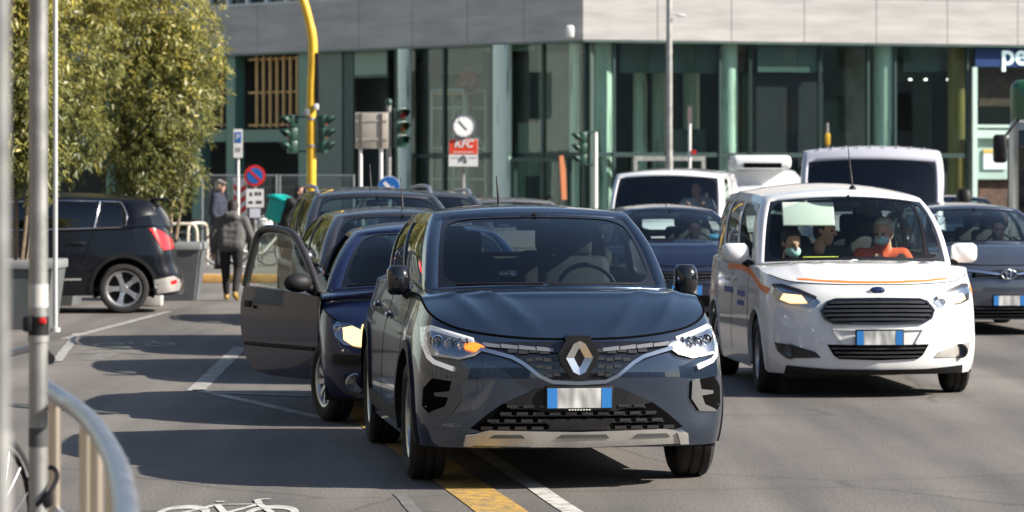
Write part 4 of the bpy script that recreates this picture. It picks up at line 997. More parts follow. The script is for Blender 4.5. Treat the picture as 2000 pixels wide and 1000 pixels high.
v = MB(); q = c.ws(.3, .8); v.rbox((q[0]-.05, -.34, q[2]-.10), (.02, .44, .21), .03, 3, rot=Matrix.Rotation(R(-20), 3, 'Y')); v.build('sun_visor', M('visor cloth', (.62, .68, .62), .9), c.root, 60)
# ================================================================== the other vehicles
m_dusty = (.10)
def front(c, hl=None, gr=None, gbars=3, plate=None, lit=None, intake=None, fog=None):
    if hl:
        for sg in (1, -1): add_headlamp(c, 'headlamp', hl, sg, lit=[(lit, m_lit)] if lit else None, bulbs=[(sum(a for a, b in hl)/len(hl)+.03, sum(b for a, b in hl)/len(hl), .04, None)])
    if gr:
        g = c.proj('grille', gr+[(-a, b) for a, b in gr[-2:0:-1]], 'front', m_seam, .006, .03, .06)
        z0 = min(b for a, b in gr); z1 = max(b for a, b in gr); w_ = min(a for a, b in gr if a > .05)
        for k in range(gbars):
            z = z0+(z1-z0)*(k+.7)/(gbars+.4); c.strip('grille_bar', [(-w_*.95, z), (0, z), (w_*.95, z)], 'front', .014, m_lampdark, .02, .02, parent=g)
    if intake:
        g = c.proj('lower_intake', intake+[(-a, b) for a, b in intake[-2:0:-1]], 'front', m_seam, .006, .03, .06)
    if plate: c.plate(*plate)
    c.ring_line('bonnet_gap', m_seam, -c.u_s, c.u_s, .005)
# ---- small dark blue hatchback with its passenger door open
p_206 = PAINT('dark blue paint', (.008, .014, .052), .3, .3, .02, .7, 1.45)
LX, LY, PSI = -.57, 22.92, 4.5
h2 = Car('hatchback_car', p_206, (LX, LY), PSI, 'small dark blue hatchback with its door wide open and headlight lit', 'car',
    wb=2.44, fo=.74, ro=.64, w=.826, zb=.2, tr=.295, tw=.185, rim=.19, arch=.055, q=1.0, steer=16, spokes=10,
    nose=[(.12,-.1),(.25,-.02),(.38,0),(.48,.0),(.6,-.06),(.75,-.2),(.9,-.34),(1.1,-.5)],
    fc=[(0,0),(.018,.3),(.07,.6),(.16,.8),(.27,.93),(.40,.985)],
    ztf=[.62,.625,.66,.72,.78,.84], zts=[.90,.93,.95,.98], ztr=[.98,.98,.97,.96,.95,.95],
    xcb=-.30, crown=.05, hoodb=.05, wsb=.25, wst=.12, ins=.04, T_F=(-1.0,.53,1.35), T_R=(-2.25,.52,1.33), xrb=-2.75, rcrown=.035, roofz=.02,
    wsh=(.065,.03,.91), rsh=(.14,.15,.85), sb=(.05,.86), sw=[(.07,.52),(.57,.84)], noglass=(-1, 0), seatz=.52)
c = h2
P206 = [(.40,.585),(.47,.66),(.60,.715),(.70,.735),(.735,.70),(.72,.63),(.66,.575),(.52,.555)]
for sg in (1, -1):
    h = add_headlamp(c, 'headlamp', P206, sg, lit=[([(.42,.59),(.48,.652),(.60,.705),(.665,.69),(.66,.61),(.60,.575),(.52,.565)], m_lit)], bulbs=[(.70,.68,.028,None)])
    q = c.hit('front', sg*.58, .31); b = MB(); b.lathe([(.07, -.02), (.07, .018), (.06, .022), (.055, .01), (0, .004)], (q.x, sg*.58, .31), 'x', 20); f = b.build('fog_lamp', m_reflector, c.root, 50)
    b = MB(); b.lathe([(0, .022), (.06, .020)], (q.x, sg*.58, .31), 'x', 20); b.build('fog_lens', m_lens, f, 50)
c.strip('bumper_strip', [(-.74,.47),(-.5,.47),(0,.46),(.5,.47),(.74,.47)], 'front', .075, m_black, .022, .03)
c.proj('lower_intake', [(-.42,.40),(.42,.40),(.38,.25),(-.38,.25)], 'front', m_seam, .006, .02, .06)
c.plate(0, .44); c.ring_line('bonnet_gap', m_seam, -c.u_s, c.u_s, .005)
for sg in (1, -1):
    v = MB(); q = [c.hood(.5+sg*a, b) for a, b in ((.2,.72),(.3,.66),(.33,.72),(.22,.80))]
    v.add([(x, y, z+.012) for x, y, z in q], [(0,1,2,3)]); v.build('bonnet_vent', m_seam, c.root, 0)
c.wiper(.1, .48, .03, .012); c.wiper(.5, .9, .012, .03); c.lips(.012, p_206, .004)
c.proj('doorway_shade', [(-.30,.3),(-1.42,.32),(-1.5,.6),(-1.5,.93),(-.30,.89)], 'right', m_seam, .003, .01, .12)  # black patch on the closed side paints the dark of the open doorway
c.mirror(1, -.45, .89, .98, (.12, .17, .13), cap=m_black)
ah = MB(); q = c.roof(.5, .15)
# the open door
dr = bpy.data.objects.new('door', None)
hx, hy = -.30, -.80
DO = [(0,.30),(-.25,.27),(-.8,.27),(-1.08,.30),(-1.2,.40),(-1.245,.62),(-1.25,.80),(-1.22,.93),(-.9,.925),(-.4,.91),(0,.885)]
mb = MB()
def doorp(x, z, off=0):      # barrel curvature of the outer skin
    t = (z-.27)/.7; return (x, -(.035*math.sin(math.pi*min(1, max(0, t))*.85))-off+.02*(x/1.25)**2, z)
bm = bmesh.new(); bm.faces.new([bm.verts.new((a, b, 0)) for a, b in DO]); bmesh.ops.triangulate(bm, faces=bm.faces[:])
for _ in range(5):
    L_ = [e for e in bm.edges if e.calc_length() > .09]
    if not L_: break
    bmesh.ops.subdivide_edges(bm, edges=L_, cuts=1); bmesh.ops.triangulate(bm, faces=bm.faces[:])
bm.verts.index_update(); V = [(v.co.x, v.co.y) for v in bm.verts]; F = [[v.index for v in f.verts] for f in bm.faces]
be = [(e.verts[0].index, e.verts[1].index) for e in bm.edges if len(e.link_faces) == 1]; bm.free(); n = len(V)
mb.add([doorp(*q) for q in V]+[(x, .075, z) for x, z in V], F+[[i+n for i in f][::-1] for f in F]+[(a, b, b+n, a+n) for a, b in be])
door = mb.build('door', p_206, c.root, 40); door.location = (hx, hy, 0); door.rotation_euler[2] = R(28)
fr_ = curve([(-.03,.0,.90),(-.2,.03,1.06),(-.42,.07,1.22),(-.62,.10,1.33),(-.85,.115,1.365),(-1.08,.11,1.365),(-1.165,.09,1.31),(-1.20,.05,1.12),(-1.225,.015,.93)], 40)
f = MB(); f.tube(fr_, .03, 8); f.build('window_frame', M('door frame dark', (.025, .022, .022), .5, coat=.3), door, 60)
g = MB(); gl_ = [(x, y+.005, z) for x, y, z in fr_[2:-1]]; g.add(gl_+[(-.7, .06, .92)], [(i, i+1, len(gl_)) for i in range(len(gl_)-1)]); g.build('door_glass', GLASS('door glass', (.6, .68, .62), .6), door, 60)
b = MB(); b.rbox((-1.12, -.02, .80), (.1, .02, .05), .012, 2); b.build('door_handle', m_black, door, 50); b = MB(); b.cyl((-1.0, -.0, .78), (-1.0, -.035, .78), .012, n=10); b.build('key_lock', m_black, door, 50)
f = MB(); f.tube([doorp(x, .50, .004) for x in np.linspace(-.06, -1.18, 12)], .014, 6); f.build('rubbing_strip', m_black, door, 60)
b = MB(); b.sph((-.12, -.13, .985), (.07, .115, .07), 14, 10); mm = b.build('door_mirror', m_black, door, 60)
b = MB(); b.tube([(-.12, -.05, .95), (-.1, .02, .92)], [.035, .045], 8); b.build('mirror_arm', m_black, mm, 60)
# ---- dusty dark hatchback behind it
p_dk = PAINT('charcoal paint', (.02, .021, .024), .3, .38, .22)
d1 = Car('hatchback_car', p_dk, (-.86, 27.75), 9, 'dusty black hatchback queuing between the blue hatchback and the railed estate', 'car',
    wb=2.5, fo=.8, ro=.7, w=.86, tr=.31, q=.8, zb=.2, ztf=[.72,.73,.76,.80,.86,.92], zts=[.97,.99,1.0,1.03], ztr=[1.03]*6,
    xcb=-.33, wsb=.24, T_F=(-1.02,.57,1.43), T_R=(-2.6,.56,1.42), xrb=-3.0, rcrown=.035, roofz=.02, ins=.04, wsh=(.06,.03,.91))
front(d1, [(.5,.68),(.6,.74),(.74,.79),(.76,.72),(.66,.66)], [(0,.66),(.42,.66),(.40,.58),(0,.57)], 2, (0, .45)); d1.mirror(1, -.5, .93, 1.06, (.13,.19,.14)); d1.mirror(-1, -.5, .93, 1.06, (.13,.19,.14))
a = MB(); q = d1.roof(.55, .2); a.tube([q, q+np.array((-.14, 0, .28))], [.01, .004], 6); a.build('aerial', m_black, d1.root)
d1.wiper(.1, .48, .03, .012); d1.seams((-.4, -1.4), .3, .95, ('right',), ((-1.25, .86),))
# ---- dark estate with silver roof rails
d2 = Car('estate_car', p_dk, (-1.30, 32.3), 8, 'tall dusty dark estate car with silver roof rails behind the black hatchback', 'car',
    wb=2.75, fo=.85, ro=.85, w=.9, tr=.33, q=.8, zb=.22, ztf=[.82,.83,.86,.9,.95,1.0], zts=[1.05,1.07,1.08,1.1], ztr=[1.1]*6,
    xcb=-.2, wsb=.26, T_F=(-.95,.63,1.60), T_R=(-3.2,.62,1.60), xrb=-3.45, rcrown=.035, roofz=.03, ins=.04, wsh=(.06,.03,.91), sw=[(.08,.34),(.37,.66),(.7,.92)])
front(d2, [(.5,.74),(.6,.82),(.76,.87),(.78,.79),(.66,.73)], [(0,.74),(.42,.74),(.40,.64),(0,.62)], 2, (0, .48)); d2.mirror(1, -.45, .97, 1.14, (.14,.2,.15)); d2.mirror(-1, -.45, .97, 1.14, (.14,.2,.15))
for sg in (1, -1):
    b = MB(); P = [d2.roof(.5+sg*.47, t) for t in np.linspace(.06, .94, 12)]
    b.tube([P[0]]+[q+np.array((0, 0, .062)) for q in P[1:-1]]+[P[-1]], [.02]+[.022]*10+[.02], 8); b.build('roof_rail', M('rail silver', (.5, .5, .52), .3, .8), d2.root, 60)
a = MB(); q = d2.roof(.5, .25); a.tube([q, q+np.array((-.12, 0, .25))], [.01, .004], 6); a.build('aerial', m_black, d2.root)
d2.wiper(.1, .48, .03, .012)
# ---- roofs further back in the same queue
p_gr = PAINT('dark grey paint', (.035, .036, .04), .4, .36, .2)
d3 = Car('estate_car', p_gr, (-.95, 38.6), 8, 'dark grey estate car roof with a pale roof rail, behind the railed estate', 'car', wb=2.65, fo=.85, ro=.8, q=.5, tr=.33,
    ztf=[.82,.83,.86,.9,.95,1.0], zts=[1.05,1.07,1.08,1.1], ztr=[1.1]*6, xcb=-.2, T_F=(-.95,.62,1.58), T_R=(-3.0,.60,1.58), xrb=-3.3, rcrown=.03)
for sg in (1, -1):
    b = MB(); P = [d3.roof(.5+sg*.47, t) for t in np.linspace(.08, .92, 10)]
    b.tube([P[0]]+[q+np.array((0, 0, .05)) for q in P[1:-1]]+[P[-1]], .022, 8); b.build('roof_rail', M('rail silver', (.5, .5, .52), .3, .8), d3.root, 60)
front(d3, [(.5,.74),(.6,.82),(.76,.87),(.78,.79),(.66,.73)], [(0,.74),(.42,.74),(.40,.64),(0,.62)], 2)
p_gr2 = PAINT('warm grey paint', (.17, .155, .14), .3, .36, .2)
d4 = Car('saloon_car', p_gr2, (.12, 45.3), 7, 'grey-brown car roof just visible over the slate-blue crossover', 'car', wb=2.6, fo=.85, ro=.8, q=.5, tr=.33,
    T_F=(-.95,.60,1.47), T_R=(-2.5,.58,1.46), rcrown=.03)
front(d4, [(.5,.74),(.6,.80),(.76,.85),(.78,.77),(.66,.71)], [(0,.74),(.42,.74),(.40,.64),(0,.62)], 2)
# ---- white transporter van
p_van = PAINT('van white paint', (.74, .75, .76), .0, .42, .06)
v1 = Car('panel_van', p_van, (2.28, 47.0), -8, 'white panel van with a wide dark windscreen and a driver at the wheel', 'van', wb=3.0, fo=.9, ro=1.0, w=.952, tr=.34, q=.7, zb=.22,
    nose=[(.15,-.06),(.3,0),(.6,.0),(.85,-.03),(1.0,-.1),(1.3,-.3)], ztf=[.98,.98,1.0,1.02,1.06,1.10], zts=[1.14,1.16,1.17,1.18], ztr=[1.18]*6,
    xcb=.06, wsb=.25, T_F=(-.52,.79,1.88), T_R=(-3.75,.78,1.90), xrb=-3.85, rb=.04, rt=.04, rcrown=.05, roofz=.02, ins=.04, bev=.06, wsh=(.045,.03,.90), sw=[(.08,.28)], rear_holes=False, rearseat=False, lightcabin=False, seatz=.85, glass=GLASS('van glass', (.62, .68, .7), .8))
front(v1, [(.52,.8),(.6,.88),(.8,.96),(.84,.86),(.7,.78)], [(0,.86),(.48,.86),(.46,.74),(0,.72)], 3, (0, .5), intake=[(0,.4),(.5,.4),(.46,.28),(0,.27)])
v1.mirror(1, -.2, 1.08, 1.25, (.16,.2,.24), cap=m_black); v1.mirror(-1, -.2, 1.08, 1.25, (.16,.2,.24), cap=m_black)
# ---- navy hatchback in the middle lane
p_nv = PAINT('navy paint', (.008, .014, .04), .35, .28, .06)
n1 = Car('hatchback_car', p_nv, (2.02, 38.6), 4, 'navy blue hatchback in front of the white panel van, beside the crossover mirror', 'car', wb=2.6, fo=.85, ro=.75, w=.88, tr=.32, q=.9, zb=.2,
    ztf=[.74,.75,.78,.82,.87,.92], zts=[.97,.99,1.0,1.02], ztr=[1.02]*6, xcb=-.3, wsb=.26, T_F=(-1.05,.57,1.40), T_R=(-2.7,.56,1.39), xrb=-3.1, rcrown=.035, roofz=.02, ins=.04, wsh=(.06,.03,.92), crease=lambda y, b: .012*math.exp(-((y-.45)/.08)**2)*min(1, 3*b))
front(n1, [(.5,.70),(.6,.75),(.76,.79),(.78,.73),(.64,.67)], [(0,.68),(.44,.69),(.40,.58),(0,.56)], 3, (0, .46), lit=[(.6,.71),(.68,.735),(.72,.71),(.66,.69)], intake=[(0,.4),(.55,.4),(.5,.27),(0,.26)])
n1.mirror(1, -.48, .95, 1.05, (.13,.2,.15)); n1.mirror(-1, -.48, .95, 1.05, (.13,.2,.15)); n1.wiper(.1,.48,.03,.012)
st = MB(); q = n1.ws(.8, .12); st.rbox((q[0]-.012, q[1], q[2]+.01), (.004, .12, .05), .002); st.build('windscreen_sticker', M('sticker blue', (.05, .25, .4), .5), n1.root)
# ---- big silver-lilac van
p_big = PAINT('silver lilac van paint', (.56, .56, .62), .1, .4, .08)
b1 = Car('high_roof_van', p_big, (4.72, 41.6), -7, 'tall silver-white van with a huge dark windscreen behind the people carrier', 'van', wb=3.4, fo=.95, ro=1.1, w=1.02, tr=.35, q=.7, zb=.25,
    nose=[(.15,-.06),(.3,0),(.7,.0),(1.0,-.04),(1.2,-.12),(1.5,-.3)], ztf=[1.12,1.12,1.14,1.17,1.21,1.25], zts=[1.3,1.3,1.3,1.3], ztr=[1.3]*6,
    xcb=.1, wsb=.2, T_F=(-.38,.90,2.17), T_R=(-4.3,.90,2.18), xrb=-4.35, rb=.03, rt=.03, rcrown=.045, roofz=.02, ins=.03, bev=.07, wsh=(.045,.03,.80), sw=[(.06,.22)], rear_holes=False, rearseat=False, lightcabin=False, seatz=1.0, glass=GLASS('van glass', (.62, .68, .7), .8))
front(b1, [(.6,.85),(.66,1.0),(.84,1.1),(.88,.98),(.76,.84)], [(0,.96),(.5,.96),(.48,.84),(0,.82)], 3, (0, .5), intake=[(0,.45),(.6,.45),(.56,.3),(0,.3)])
b1.mirror(1, -.1, 1.2, 1.52, (.18,.2,.3), cap=m_black); b1.mirror(-1, -.1, 1.2, 1.52, (.18,.2,.3), cap=m_black); b1.wiper(.1,.48,.03,.012)
for k in range(9):
    b = MB(); q = b1.roof(.12+.095*k, .012); b.rbox((q[0], q[1], q[2]+.012), (.1, .02, .02), .006); b.build('roof_rib', p_big, b1.root)
# ---- white refrigerated van
f1 = Car('box_van', p_van, (4.55, 56.5), 8, 'white refrigerated box van with a cooling unit on its roof, far back', 'van', wb=3.0, fo=.85, ro=.9, w=.95, tr=.33, q=.5, zb=.22,
    ztf=[.95]*4+[1.0,1.05], zts=[1.1]*4, ztr=[1.1]*6, xcb=.0, wsb=.2, T_F=(-.6,.72,1.62), T_R=(-1.2,.74,1.66), xrb=-1.4, rcrown=.04, sw=[(.15,.7)], rear_holes=False, rearseat=False, lightcabin=False, seatz=.75)
b = MB(); w0, w1 = 1.02, .66
sec = [(-w0,.5),(w0,.5),(w0,1.66),(w0-.04,1.72),(w1+.06,1.98),(w1,2.0),(-w1,2.0),(-w1-.06,1.98),(-w0+.04,1.72),(-w0,1.66)]
b.prism(sec, -.95, -3.9, 'x'); bx = b.build('cargo_box', p_van, f1.root, 20)
b = MB(); b.rbox((-.85, .05, 2.14), (.5, 1.1, .26), .09, 3); u = b.build('cooling_unit', p_van, f1.root, 50)
b = MB(); b.rbox((-.59, .05, 2.085), (.03, .7, .09), .01); b.build('vent_slot', m_seam, u)
front(f1, [(.52,.75),(.6,.84),(.78,.9),(.82,.82),(.7,.74)], [(0,.86),(.48,.86),(.46,.74),(0,.72)], 3)
# ---- grey saloon at the right edge
p_ty = PAINT('grey blue paint', (.075, .085, .115), .55, .32, .08)
t1 = Car('hatchback_car', p_ty, (5.57, 36.9), 5, 'grey hatchback with oval ring badge at the right edge beside the people carrier', 'car', wb=2.6, fo=.88, ro=.75, w=.88, tr=.32, q=1.0, zb=.18,
    ztf=[.80,.80,.815,.84,.88,.93], zts=[.98,1.0,1.0,1.02], ztr=[1.02]*6, xcb=-.3, wsb=.27, T_F=(-1.05,.58,1.43), T_R=(-2.7,.57,1.42), xrb=-3.1, rcrown=.035, roofz=.02, ins=.04, wsh=(.055,.03,.92), crease=lambda y, b: .012*math.exp(-((y-.5)/.07)**2)*min(1, 3*b))
c = t1
front(c, [(.42,.70),(.55,.73),(.78,.79),(.80,.72),(.64,.67)], [(0,.755),(.40,.725),(.42,.66),(0,.64)], 3, (0, .40), intake=[(0,.335),(.62,.345),(.58,.2),(0,.2)])
for sg in (1, -1):
    c.strip('chrome_wing', [(sg*a, b) for a, b in [(.1,.70),(.3,.725),(.5,.745)]], 'front', .022, m_chrome, .026, .02)
x = c.hit('front', 0, .70).x+.03; b = MB()
for (ry, rz, dz) in ((.085,.06,0),(.05,.024,.028),(.024,.055,0)):
    b.tube([(x, ry*math.cos(t), .70+dz+rz*math.sin(t)) for t in np.linspace(0, 2*math.pi, 25)[:-1]], .0065, 6, closed=True)
b.build('badge', m_chrome, c.root, 60)
b = MB(); b.sph((x-.012, 0, .70), (.012, .085, .06), 18, 8); b.build('badge_field', M('badge blue grey', (.05, .09, .2), .2, .5), c.root, 60)
for k in range(3): c.strip('intake_bar', [(-.56,.31-.04*k),(0,.31-.04*k),(.56,.31-.04*k)], 'front', .014, m_lampdark, .02, .02)
c.mirror(-1, -.48, .95, 1.06, (.13,.2,.15)); c.mirror(1, -.48, .95, 1.06, (.13,.2,.15)); c.wiper(.1,.48,.03,.012)
d5 = Car('saloon_car', p_nv, (7.55, 53), 6, 'dark car behind the grey hatchback, seen as a low dark roof', 'car', wb=2.6, q=.5, T_F=(-.9,.62,1.50), T_R=(-2.6,.6,1.49), rcrown=.03)
front(d5, [(.5,.74),(.6,.80),(.76,.85),(.78,.77),(.66,.71)], [(0,.74),(.42,.74),(.40,.64),(0,.62)], 2)
# ---- black family crossover parked side-on at the left
p_bk = PAINT('black paint', (.004, .005, .009), .1, .3, .015, .6, 1.4)
fw = Vector((-.992, -.125)); ra = Vector((-5.30, 43.25)); la = ra+fw*2.613
k8 = Car('parked_crossover', p_bk, (la.x, la.y), -82.8, 'black crossover parked side-on behind the grey planter, red tail light showing', 'car', wb=2.613, fo=.92, ro=.80, w=.915, tr=.335, tw=.22, rim=.235, arch=.075, q=1.2, zb=.24,
    rear=[(.15,-.05),(.3,.02),(.5,.0),(.65,-.05),(.9,-.1),(1.2,-.2)], rc=[(.45,.985),(.24,.94),(.12,.8),(.05,.55),(.015,.25),(0,0)],
    ztf=[.85,.86,.89,.93,.97,1.0], zts=[1.05,1.07,1.09,1.12], ztr=[1.14,1.15,1.14,1.12,1.1,1.1], xcb=-.25, wsb=.2, T_F=(-1.0,.62,1.53), T_R=(-2.95,.60,1.50), xrb=-3.25, rcrown=.035, roofz=.035, ins=.02, bev=.05,
    sb=(.06,.84), sw=[(.08,.36),(.385,.66),(.675,.80)], clad=lambda x, y, z: z < .30, glass=m_glasspriv)
c = k8
c.lips(.05, m_black, .012)
tl = c.proj('tail_lamp', [(-2.95,1.14),(-3.10,1.11),(-3.28,.98),(-3.30,.86),(-3.14,.85),(-3.10,.97)], 'left', M('tail lamp red', (.55, .012, .01), .12, coat=1, emis=.25, ecol=(1, .02, .02)), .012, .03, .04)
tl2 = c.proj('tail_lamp', [(-2.95,1.14),(-3.10,1.11),(-3.28,.98),(-3.30,.86),(-3.14,.85),(-3.10,.97)], 'right', MATS['tail lamp red'], .012, .03, .04)
c.strip('door_seam', [(-1.02,.35),(-1.0,.7),(-1.02,1.05)], 'left', .008, m_seam, .002, .004); c.strip('door_seam', [(-2.02,.62),(-2.1,.8),(-2.2,1.06)], 'left', .008, m_seam, .002, .004)
for x in (-.95, -2.0):
    q = c.hit('left', x, .94); b = MB(); b.rbox((q.x, q.y+.025, q.z), (.2, .025, .035), .01, 2); b.build('door_handle', m_black, c.root, 50)
W = [c.sd[1](a, .045)+np.array((0, .012, 0)) for a in np.linspace(.08, .79, 14)]+[c.sd[1](a, b)+np.array((0, .012, 0)) for a, b in ((.815,.12),(.82,.4),(.81,.7),(.80,.86))]+[c.sd[1](a, .875)+np.array((0, .012, 0)) for a in np.linspace(.77, .08, 14)]
b = MB(); b.tube(W, .010, 6); b.build('window_trim', m_chrome, c.root, 60)
b = MB(); b.tube([c.sd[1](.668, b_)+np.array((0, .012, 0)) for b_ in (.06,.4,.86)], .011, 6); b.build('pillar_trim', m_chrome, c.root, 60)
b = MB(); P = c.hit('left', -3.2, .42)
c.proj('bumper_skirt', [(-2.98,.44),(-3.28,.5),(-3.40,.42),(-3.36,.30),(-3.06,.26)], 'left', m_satin, .012, .03, .05)
c.proj('reflector', [(-3.24,.43),(-3.32,.45),(-3.33,.40),(-3.25,.38)], 'left', MATS['tail lamp red'], .02, .02, .05)
c.strip('sill_moulding', [(-.5,.45),(-1.0,.45),(-2.05,.46)], 'left', .025, m_satin, .008, .02)
b = MB(); q0 = c.roof(.5, 1.0)
b.rbox((q0[0]-.06, 0, q0[2]-.01), (.26, 1.12, .04), .02, 2); b.build('roof_spoiler', p_bk, c.root, 40)
# ---- bus at the right edge
m_bgreen = M('bus green', (.015, .085, .035), .35, coat=.6); m_bsil = M('bus silver', (.5, .5, .47), .35, .3, coat=.4, noise=(3, .1)); m_bglass = M('bus glass', (.012, .014, .016), .06, coat=.5)
bus = empty('city_bus', (9.10, 50, 0), R(-10), 'green-topped silver city bus cut off by the right edge', 'bus')
b = MB(); b.rbox((0, 6, 1.55), (2.5, 12, 2.5), .18, 3); b.build('body', m_bsil, bus, 40)
b = MB(); b.rbox((0, 6.02, 3.0), (2.46, 11.9, .8), .16, 3); b.build('roof', m_bgreen, bus, 40)
b = MB(); b.rbox((0, -.02, 1.9), (2.2, .06, 1.4), .03); b.build('windscreen', m_bglass, bus)
b = MB(); b.rbox((0, -.02, 2.85), (1.9, .06, .3), .03); b.build('destination_board', m_bglass, bus)
for k in range(7): b = MB(); b.rbox((-1.252, 1.2+1.6*k, 1.95), (.03, 1.45, 1.05), .012); b.build('side_window', m_bglass, bus)
for k in range(2):
    b = MB(); b.rbox((-1.26, .45+.0+k*.42, 1.4), (.03, .38, 2.1), .012); b.build('door_leaf', m_bglass, bus)
for sx in (-1, 1):
    for y in (2.6, 8.6): b = MB(); b.lathe([(0,-.14),(.3,-.14),(.48,-.12),(.5,0),(.48,.12),(.3,.14),(0,.14)], (sx*1.12, y, .5), 'x', 24); b.build('wheel', m_rubber, bus, 40)
    b = MB(); b.rbox((sx*.95, -.03, .75), (.35, .05, .16), .02); b.build('headlamp', m_reflector, bus)
b = MB(); b.rbox((-1.38, -.2, 2.3), (.22, .14, .45), .05, 2); b.tube([(-1.3, -.15, 2.5), (-1.1, .0, 2.75)], .025, 6); b.build('mirror', m_black, bus, 50)
# ================================================================== street furniture
m_tlg = M('signal green', (.011, .05, .034), .45, coat=.2); m_tly = M('mast yellow', (.72, .43, .03), .45, noise=(4, .12)); m_galv = m_steel
m_pole = M('painted grey pole', (.34, .34, .33), .5, .3, noise=(5, .25)); m_signback = M('sign back', (.5, .45, .38), .5, .3, noise=(2, .2)); m_red = M('sign red', (.6, .02, .02), .45); m_blue = M('sign blue', (.01, .12, .42), .45)
m_swhite = M('sign white', (.75, .74, .72), .5); m_ink = M('sign ink', (.03, .03, .04), .6)
def traffic_light(px, py, Y, rz, label, pole=None, sc=1.0, lit=None, parentpole=None, top=None):
    x, z = at(px, Y), zz(py, Y)
    r = empty('traffic_light', (x, Y, 0), 0, label, 'traffic light')
    q = Matrix.Rotation(rz, 3, 'Z')
    for k in range(3):
        zc = z+(.27-.27*k)*sc
        b = MB(); b.rbox((0, 0, zc), (.25*sc, .16*sc, .262*sc), .03, 2, rot=q); h = b.build('signal_section', m_tlg, r, 40)
        f = q @ Vector((0, -1, 0)); c = Vector((0, 0, zc))+f*.08*sc
        b = MB(); n = 14; vs = []
        for i in range(n+1):
            a = R(-30)+R(240)*i/n; u = q @ Vector((math.cos(a), 0, math.sin(a)))*.108*sc
            ln = .2*sc*(.35+.65*max(0, math.sin(a*1.0))**.5 if math.sin(a) > 0 else .35)
            vs += [c+u, c+u*1.02+f*ln]
        b.add(vs, [(2*i, 2*i+2, 2*i+3, 2*i+1) for i in range(n)]); v = b.build('visor', m_tlg, h, 60)
        m_ = v.modifiers.new('t', 'SOLIDIFY'); m_.thickness = .008
        b = MB(); b.sph(c, (.098*sc, .03, .098*sc), 14, 8, rot=q)
        b.build('lens', [M('lens red', (.25, .01, .015), .2, coat=.5), M('lens amber', (.2, .07, .01), .2, coat=.5), M('lens green', (.01, .12, .09), .2, coat=.5, emis=.0)][k], h, 60)
    if pole is not None:
        d, zt, pm = pole; b = MB(); b.cyl((d, .1, 0), (d, .1, zt), .05, n=12); b.build('pole', pm, r, 40)
        for zq in (z+.36, z-.36): b = MB(); b.cyl((0, .05, zq), (d, .1, zq), .02, n=8); b.build('bracket', m_tlg, r, 40)
    return r
# yellow mast arm
Ym = 66; xm = at(608, Ym)
ms = empty('signal_mast', (xm, Ym, 0), 0, 'tall bright yellow signal mast curving overhead behind the estate car', 'mast')
b = MB(); pts = [(0,0,.0),(0,0,2),(0,0,3.6),(.03,0,4.3),(.02,0,4.8),(-.07,0,5.25),(-.2,0,5.65),(-.5,0,6.1),(-1.1,0,6.5),(-2.2,0,6.75)]
b.tube(curve(pts, 40), [.098]*20+[.088]*20, 16); b.build('mast', m_tly, ms, 50)
b = MB(); b.cyl((0,0,0),(0,0,.25),.15,.11,16); b.build('base', m_tly, ms, 40)
b = MB(); b.rbox((.13,-.02,zz(152,Ym)), (.08,.16,1.05), .02); b.build('back_panel', m_black, ms, 40)
b = MB(); b.rbox((-.09,-.12,zz(220,Ym)), (.12,.1,.16), .02); b.build('junction_box', m_galv, ms, 40)
b = MB(); b.rbox((.11,-.12,zz(209,Ym)), (.1,.1,.12), .02); b.build('camera_box', m_swhite, ms, 40)
for zq in (zz(232,Ym), zz(285,Ym)): b = MB(); b.lathe([(.105,-.025),(.115,-.025),(.115,.025),(.105,.025)], (0,0,zq), 'z', 16); b.build('clamp', m_galv, ms, 40)
tl1 = traffic_light(571, 262, Ym, R(-60), 'green traffic light on the left of the yellow mast', (at(608, Ym)-at(571, Ym)-.02, 2.4, m_tlg), 1.0)
tl2 = traffic_light(630, 262, Ym, R(75), 'green traffic light on the right of the yellow mast', (at(608, Ym)-at(630, Ym)+.05, 2.4, m_tlg), 1.0)
tl3 = traffic_light(782, 249, 64, R(32), 'traffic light with dark red and green lenses beside the blank sign back', (at(759, 64)-at(782, 64), zz(203, 64), m_galv), 1.0)
b = MB(); b.sph((at(759,64)-at(782,64), .1, zz(200,64)), (.07,.07,.09), 12, 8); b.build('pole_cap', m_tlg, tl3, 50)
tl4 = traffic_light(1138, 290, 70, R(-70), 'green traffic light on a white post at the building corner', (at(1163, 70)-at(1138, 70), zz(258, 70), m_swhite), .9)
# blank sign back on two posts
Ys = 63; r = empty('sign_board', (at(726,Ys), Ys, 0), 0, 'blank beige back of a traffic sign on two grey posts', 'sign')
b = MB(); b.rbox((0,0,zz(255,Ys)), (.66,.03,.72), .01); b.build('panel', m_signback, r, 30)
for px in (704, 744): x = at(px,Ys)-at(726,Ys); b = MB(); b.cyl((x,.05,0),(x,.05,zz(222,Ys)),.036,n=10); b.build('post', m_swhite, r, 40); b = MB(); b.b2((x-.03,-.03,zz(288,Ys)),(x+.03,-.016,zz(222,Ys))); b.build('channel', M('channel brown', (.12,.1,.09), .6), r, 0)
for y in (236, 272): b = MB(); b.b2((-.31,-.026,zz(y,Ys)-.02),(.31,-.0155,zz(y,Ys)+.02)); b.build('stiffener', m_signback, r, 0)
